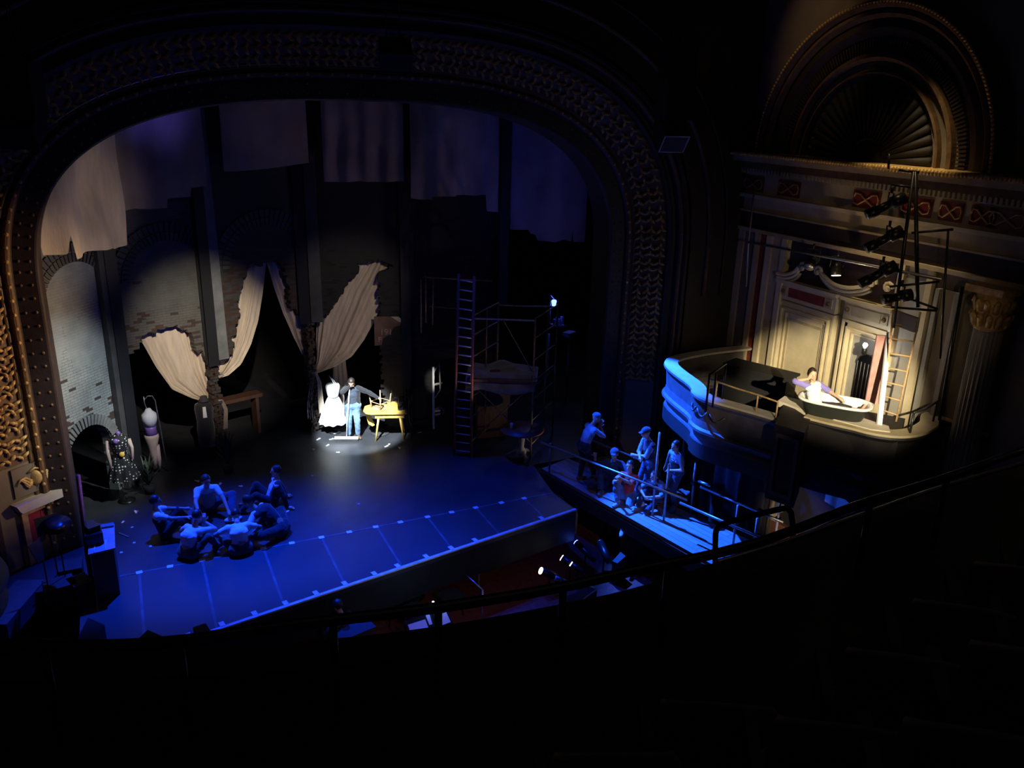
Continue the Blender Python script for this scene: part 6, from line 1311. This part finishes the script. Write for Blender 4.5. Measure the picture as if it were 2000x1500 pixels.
rl2 = spline([G(x, y, 6.25) for x, y in ((1400,1098),(1520,1062),(1690,1003),(1850,948),(2050,890))]); o = MB(); o.tube(rl2, .014, seg=8); tag(o.build('lower_rail', mat=M['iron']), 'thinner lower rail under the balcony rail at the right', 'rail')
# stepped balcony floor and rows of seats
def offs(p, d): o_ = V((p.x, p.y+1.5, 0)).normalized(); return V((p.x, p.y, 0))-o_*d
b_ = MB()
for r_ in range(4):
    P = [[offs(p, .12+r_*.85)+V((0, 0, 5.15+r_*.32-(.32 if r_ else 0))), offs(p, .12+r_*.85)+V((0, 0, 5.15+r_*.32)), offs(p, .12+(r_+1)*.85)+V((0, 0, 5.15+r_*.32))] for p in par]
    b_.grid(P, M['plush'], False)
struct(b_.build('floor_balcony'))
sroot = None
def seatproto():
    root = thing('theatre_seat', (0, 0, 0), 'dark red plush folding seat in the unlit balcony rows', 'seat', 'unlit balcony seats'); 
    P = []
    for i in range(9):
        t = i/8; z_ = .38+.52*t; row = []
        for j in range(11):
            a_ = (j/10-.5); zz = z_ if i < 8 else z_+.05*cos(a_*pi); row.append(V((a_*.50, -.24-.05*t+.06*(2*a_)**2, zz)))
        P.append(row)
    o = MB(); o.grid(P); o.build('backrest', root, M['plush'], fix=False, solid=.06)
    o = MB(); o.rc(V((0, -.1, .42)), .05, V((0, .12, .44)), .05, side=V((1, 0, 0)), k=4.2, seg=14); o.build('cushion', root, M['plush'])
    for sx in (-1, 1): o = MB(); o.box((sx*.27, -.02, .60), (.05, .36, .04)); o.box((sx*.27, -.05, .3), (.03, .3, .6)); o.build('armrest', root, M['black'])
    return root
sp0 = seatproto(); first = True; par2 = spline([G(x, y, 6.02) for x, y in ((-150,1310),(200,1296),(600,1276),(900,1240),(1200,1180),(1420,1110),(1680,1010),(1850,962),(2050,900),(2300,800))], 40)
for r_ in range(3):
    acc = .3; last = offs(par2[0], .8+r_*.85)
    for i in range(1, len(par2)-1):
        q = offs(par2[i], .8+r_*.85); acc += (q-last).length; last = q
        if acc > .58:
            acc = 0; o_ = V((q.x, q.y+1.5, 0)).normalized(); zz = 5.15+r_*.32+.001
            if (q-V((0, 0, 0))).length < 1.0 or min((t.xy-q.xy).length for t in par) < .60: continue
            rz = atan2(-o_.x, o_.y)
            if first: sp0.location = (q.x, q.y, zz); sp0.rotation_euler = (0, 0, rz); first = False
            else: dup(sp0, (q.x, q.y, zz), rz)
# backstage blue lamp with its ledge, right
P0 = (11.2, 20.5)
c = at_(1082, 592, P0); root = thing('backstage_lamp', c, 'small glowing blue lamp high in the dark wings at the right', 'lamp')
o = MB(); o.lathe((c.x, c.y, c.z-.08), [(.05, 0), (.075, .14), (.06, .17)], seg=14); o.build('shade', root, M['bulbb'])
o = MB(); o.tube([c+V((-.12, 0, -.9)), c+V((-.12, 0, .25)), c+V((0, 0, .12))], .016, seg=6); o.tube([V((c.x-.12, c.y, 0)), c+V((-.12, 0, -.9))], .03, seg=6); o.build('bracket', root, M['iron'])
c2 = at_(1090, 628, P0); o = MB(); o.box(c2+V((0, .05, -.12)), (.34, .3, .05)); 
for k in range(4): o.box(c2+V((-.12+k*.08, 0, .0+.03*(k % 2))), (.05, .1, .16+.05*(k % 2)))
tag(o.build('prompt_desk', mat=M['tarp']), 'little shelf of equipment glowing blue under the backstage lamp', 'shelf')
c3 = at_(1112, 652, P0); o = MB(); o.box(c3, (.35, .25, .12), rz=.5); o.tube([V((c3.x, c3.y, 0)), c3], .03, seg=6); tag(o.build('equipment_case', mat=M['tarp']), 'blue-lit case lower right of the backstage lamp', 'case')
bpy.data.lights.new('lamp_glow', 'POINT')
l = bpy.data.lights['lamp_glow']; l.energy = 12; l.color = (.03, .06, 1); l.shadow_soft_size = .05; o = bpy.data.objects.new('lamp_glow', l); COL.objects.link(o); o.location = c+V((.02, -.18, -.05))
# ================================================================== LIGHT, CAMERA
def spot(name, loc, tgt, col, P, size, blend=.3, r=.05):
    l = bpy.data.lights.new(name, 'SPOT'); l.energy = P; l.color = col; l.spot_size = radians(size); l.spot_blend = blend; l.shadow_soft_size = r
    o = bpy.data.objects.new(name, l); COL.objects.link(o); o.location = V(loc); o.rotation_euler = (V(tgt)-V(loc)).to_track_quat('-Z', 'Y').to_euler(); return o
def area(name, loc, tgt, col, P, sx, sy):
    l = bpy.data.lights.new(name, 'AREA'); l.energy = P; l.color = col; l.shape = 'RECTANGLE'; l.size = sx; l.size_y = sy
    o = bpy.data.objects.new(name, l); COL.objects.link(o); o.location = V(loc); o.rotation_euler = (V(tgt)-V(loc)).to_track_quat('-Z', 'Y').to_euler(); return o
BL = (.004, .045, 1)
spot('overhead_blue_wash', (1.5, 17.9, 9.6), (1.6, 13.6, 0), BL, 19000, 58, 1, .15)
spot('overhead_blue_wash', (6.0, 17.9, 9.4), (5.6, 14.2, 0), BL, 4500, 56, 1, .15)
spot('side_blue_wash', (8.7, 17.3, 7.2), (10.5, 11.9, -.3), (.012, .10, 1), 26000, 33, .5, .05)
spot('side_blue_wash', (7.0, 16.9, 7.0), (8.2, 11.4, -1.2), (.012, .08, 1), 4500, 20, .8, .06)
spot('drum_blue_light', (6.2, 16.6, 2.3), (10.2, 13.8, 1.6), (.012, .08, 1), 2200, 34, .8, .06)
spot('front_blue_trim', (2.5, 5, 11.5), (2.5, 15, 2.5), (.02, .04, 1), 300, 60, 1, .3)
spot('front_white_special', (1.6, 12.6, 9.8), (5.05, 19.75, .55), (.82, .93, 1), 40000, 11.5, .45, .08)
spot('drape_front_light', (1.5, 6, 11.0), (1.6, 19.8, 3.0), (1, .88, .70), 10000, 15, 1, .1)
spot('drape_front_light', (6, 8, 10.0), (5.0, 20.5, 3.6), (1, .84, .66), 1600, 15, .8, .1)
spot('wall_cool_light', (4.5, 12.5, 9.0), (-1.3, 18.0, 1.9), (.90, 1, .98), 4000, 25, .9, .1)
spot('dress_light', (2.5, 13, 7.5), (-.3, 19.3, .9), (1, .97, .95), 1100, 14, .8, .1)
spot('doorway_light', (5.4, 15.0, 7.0), tuple(FE.w(uL_door, 1.4, .05)), (1, .97, .9), 2600, 4, 1, .03)
spot('scaffold_light', (9.5, 16.15, .45), (Sa.x, Sa.y, .6), (1, .82, .55), 16, 60, .8, .02)
spot('ladder_light', (5.5, 8, 8.5), (8.0, 17.6, 2.5), (1, .75, .65), 220, 13, 1, .05)
spot('left_box_light', (1.5, 9.5, 4.5), (-2.4, 14.2, 1.8), (1, .75, .55), 130, 26, 1, .1)
spot('cloth_dim_light', (2.8, 14.2, 1.5), (-.7, 18.4, 6.0), (1, .82, .66), 420, 28, .9, .3)
spot('cloth_dim_light', (7.6, 16.6, .6), (5.6, 19.9, 7.6), (1, .70, .62), 90, 44, .9, .04)
spot('cloth_blue_light', (2.5, 16.9, 5.2), (.9, 19.0, 8.9), (.14, .12, 1), 280, 38, 1, .3)
spot('cloth_blue_light', (7, 16.8, 4.0), (9.8, 18.6, 7.5), (.08, .08, 1), 70, 80, 1, .4)
spot('arch_gold_light', (8.6, 14.2, 5.0), (-2.2, 16.2, 3.8), (1, .64, .32), 3300, 34, .9, .2)
L0 = V((6.4, 2.8, 7.0))
spot('balcony_warm_special', L0, (12.7, 11.3, 3.0), (1, .84, .55), 11000, 17, .6, .03)
spot('balcony_warm_fill', L0, (13, 11.3, 5.0), (1, .72, .38), 260, 27, .9, .03)
spot('cornice_warm_light', (11.2, 10.6, 12.6), (13.1, 10.9, 7.4), (1, .76, .42), 1300, 26, 1, .1)
spot('lunette_warm_light', (10.4, 14.2, 12.7), (13.5, 14.0, 9.9), (1, .62, .30), 110, 40, 1, .1)
spot('ledge_warm_light', L0, (10.6, 11.4, 3.0), (1, .84, .6), 3800, 9, .5, .03)
spot('cornice_warm_uplight', (11.9, 11.6, 4.2), (13.4, 11.6, 7.4), (1, .70, .35), 60, 80, .9, .1)
spot('under_box_fill', (9.6, 8.8, 1.0), (12.5, 11.6, .2), (1, .80, .5), 420, 26, .8, .05)  # unseen spot added to bring out the trims below the box
spot('walkway_warm_light', L0, (9.9, 13.6, .6), (1, .72, .5), 420, 15, 1, .03)
area('house_fill', (4, 3, 13.2), (4, 9, 0), (1, .8, .7), 14, 8, 8)  # dim overhead fill added so dark parts stay faintly visible
area('backstage_light', (13, 22, 6), (9, 18, 2), (.8, .85, 1), 8, 1, 1)
spot('pit_fill_light', (3.8, 8.0, 3.0), (4.6, 12.6, -1.3), (1, .7, .4), 60, 62, 1, .2)  # warm fill added to bring out the red pit floor
# lantern on the balcony rail, out of view; flap added to keep the box front dark
edge = [V((p.x, p.y, 3.04)) for p in (LE[1], LE[3], LE[5], LE[6])] + [V((q.x, q.y, 3.12)) for q in RE[:9]]
root = thing('shuttered_spotlight', L0-V((0, 0, .35)), 'black shuttered spotlight on the balcony front aimed at the bathtub', 'stage light')
dd = (V((12.4, 11, 3))-L0).normalized()
o = MB(); o.tube([L0-dd*.45, L0-dd*.1], [.13, .11], seg=16); o.build('housing', root, M['blackmetal'])
b_ = MB(); P = [[L0+(p-L0).normalized()*.5, L0+(p-L0).normalized()*.5+V((0, 0, -.35))] for p in edge]; b_.grid(P); b_.build('beam_flap', root, M['blackmetal'], fix=False, solid=.004)
wd = bpy.data.worlds.new('world'); SC.world = wd; wd.use_nodes = True; wd.node_tree.nodes['Background'].inputs[0].default_value = (.002, .0018, .0025, 1)
cd = bpy.data.cameras.new('camera'); cam = bpy.data.objects.new('camera', cd); COL.objects.link(cam); SC.camera = cam
cd.sensor_width = 36; cd.lens = 36*FPX/2000; cd.clip_start = .05; cd.clip_end = 200
cam.matrix_world = Matrix.Translation(EYE) @ RW.to_4x4()
SC.view_settings.view_transform = 'Standard'; SC.view_settings.look = 'None'; SC.view_settings.exposure = 0; SC.view_settings.gamma = 1; SC.view_settings.use_curve_mapping = False
bpy.context.view_layer.update()
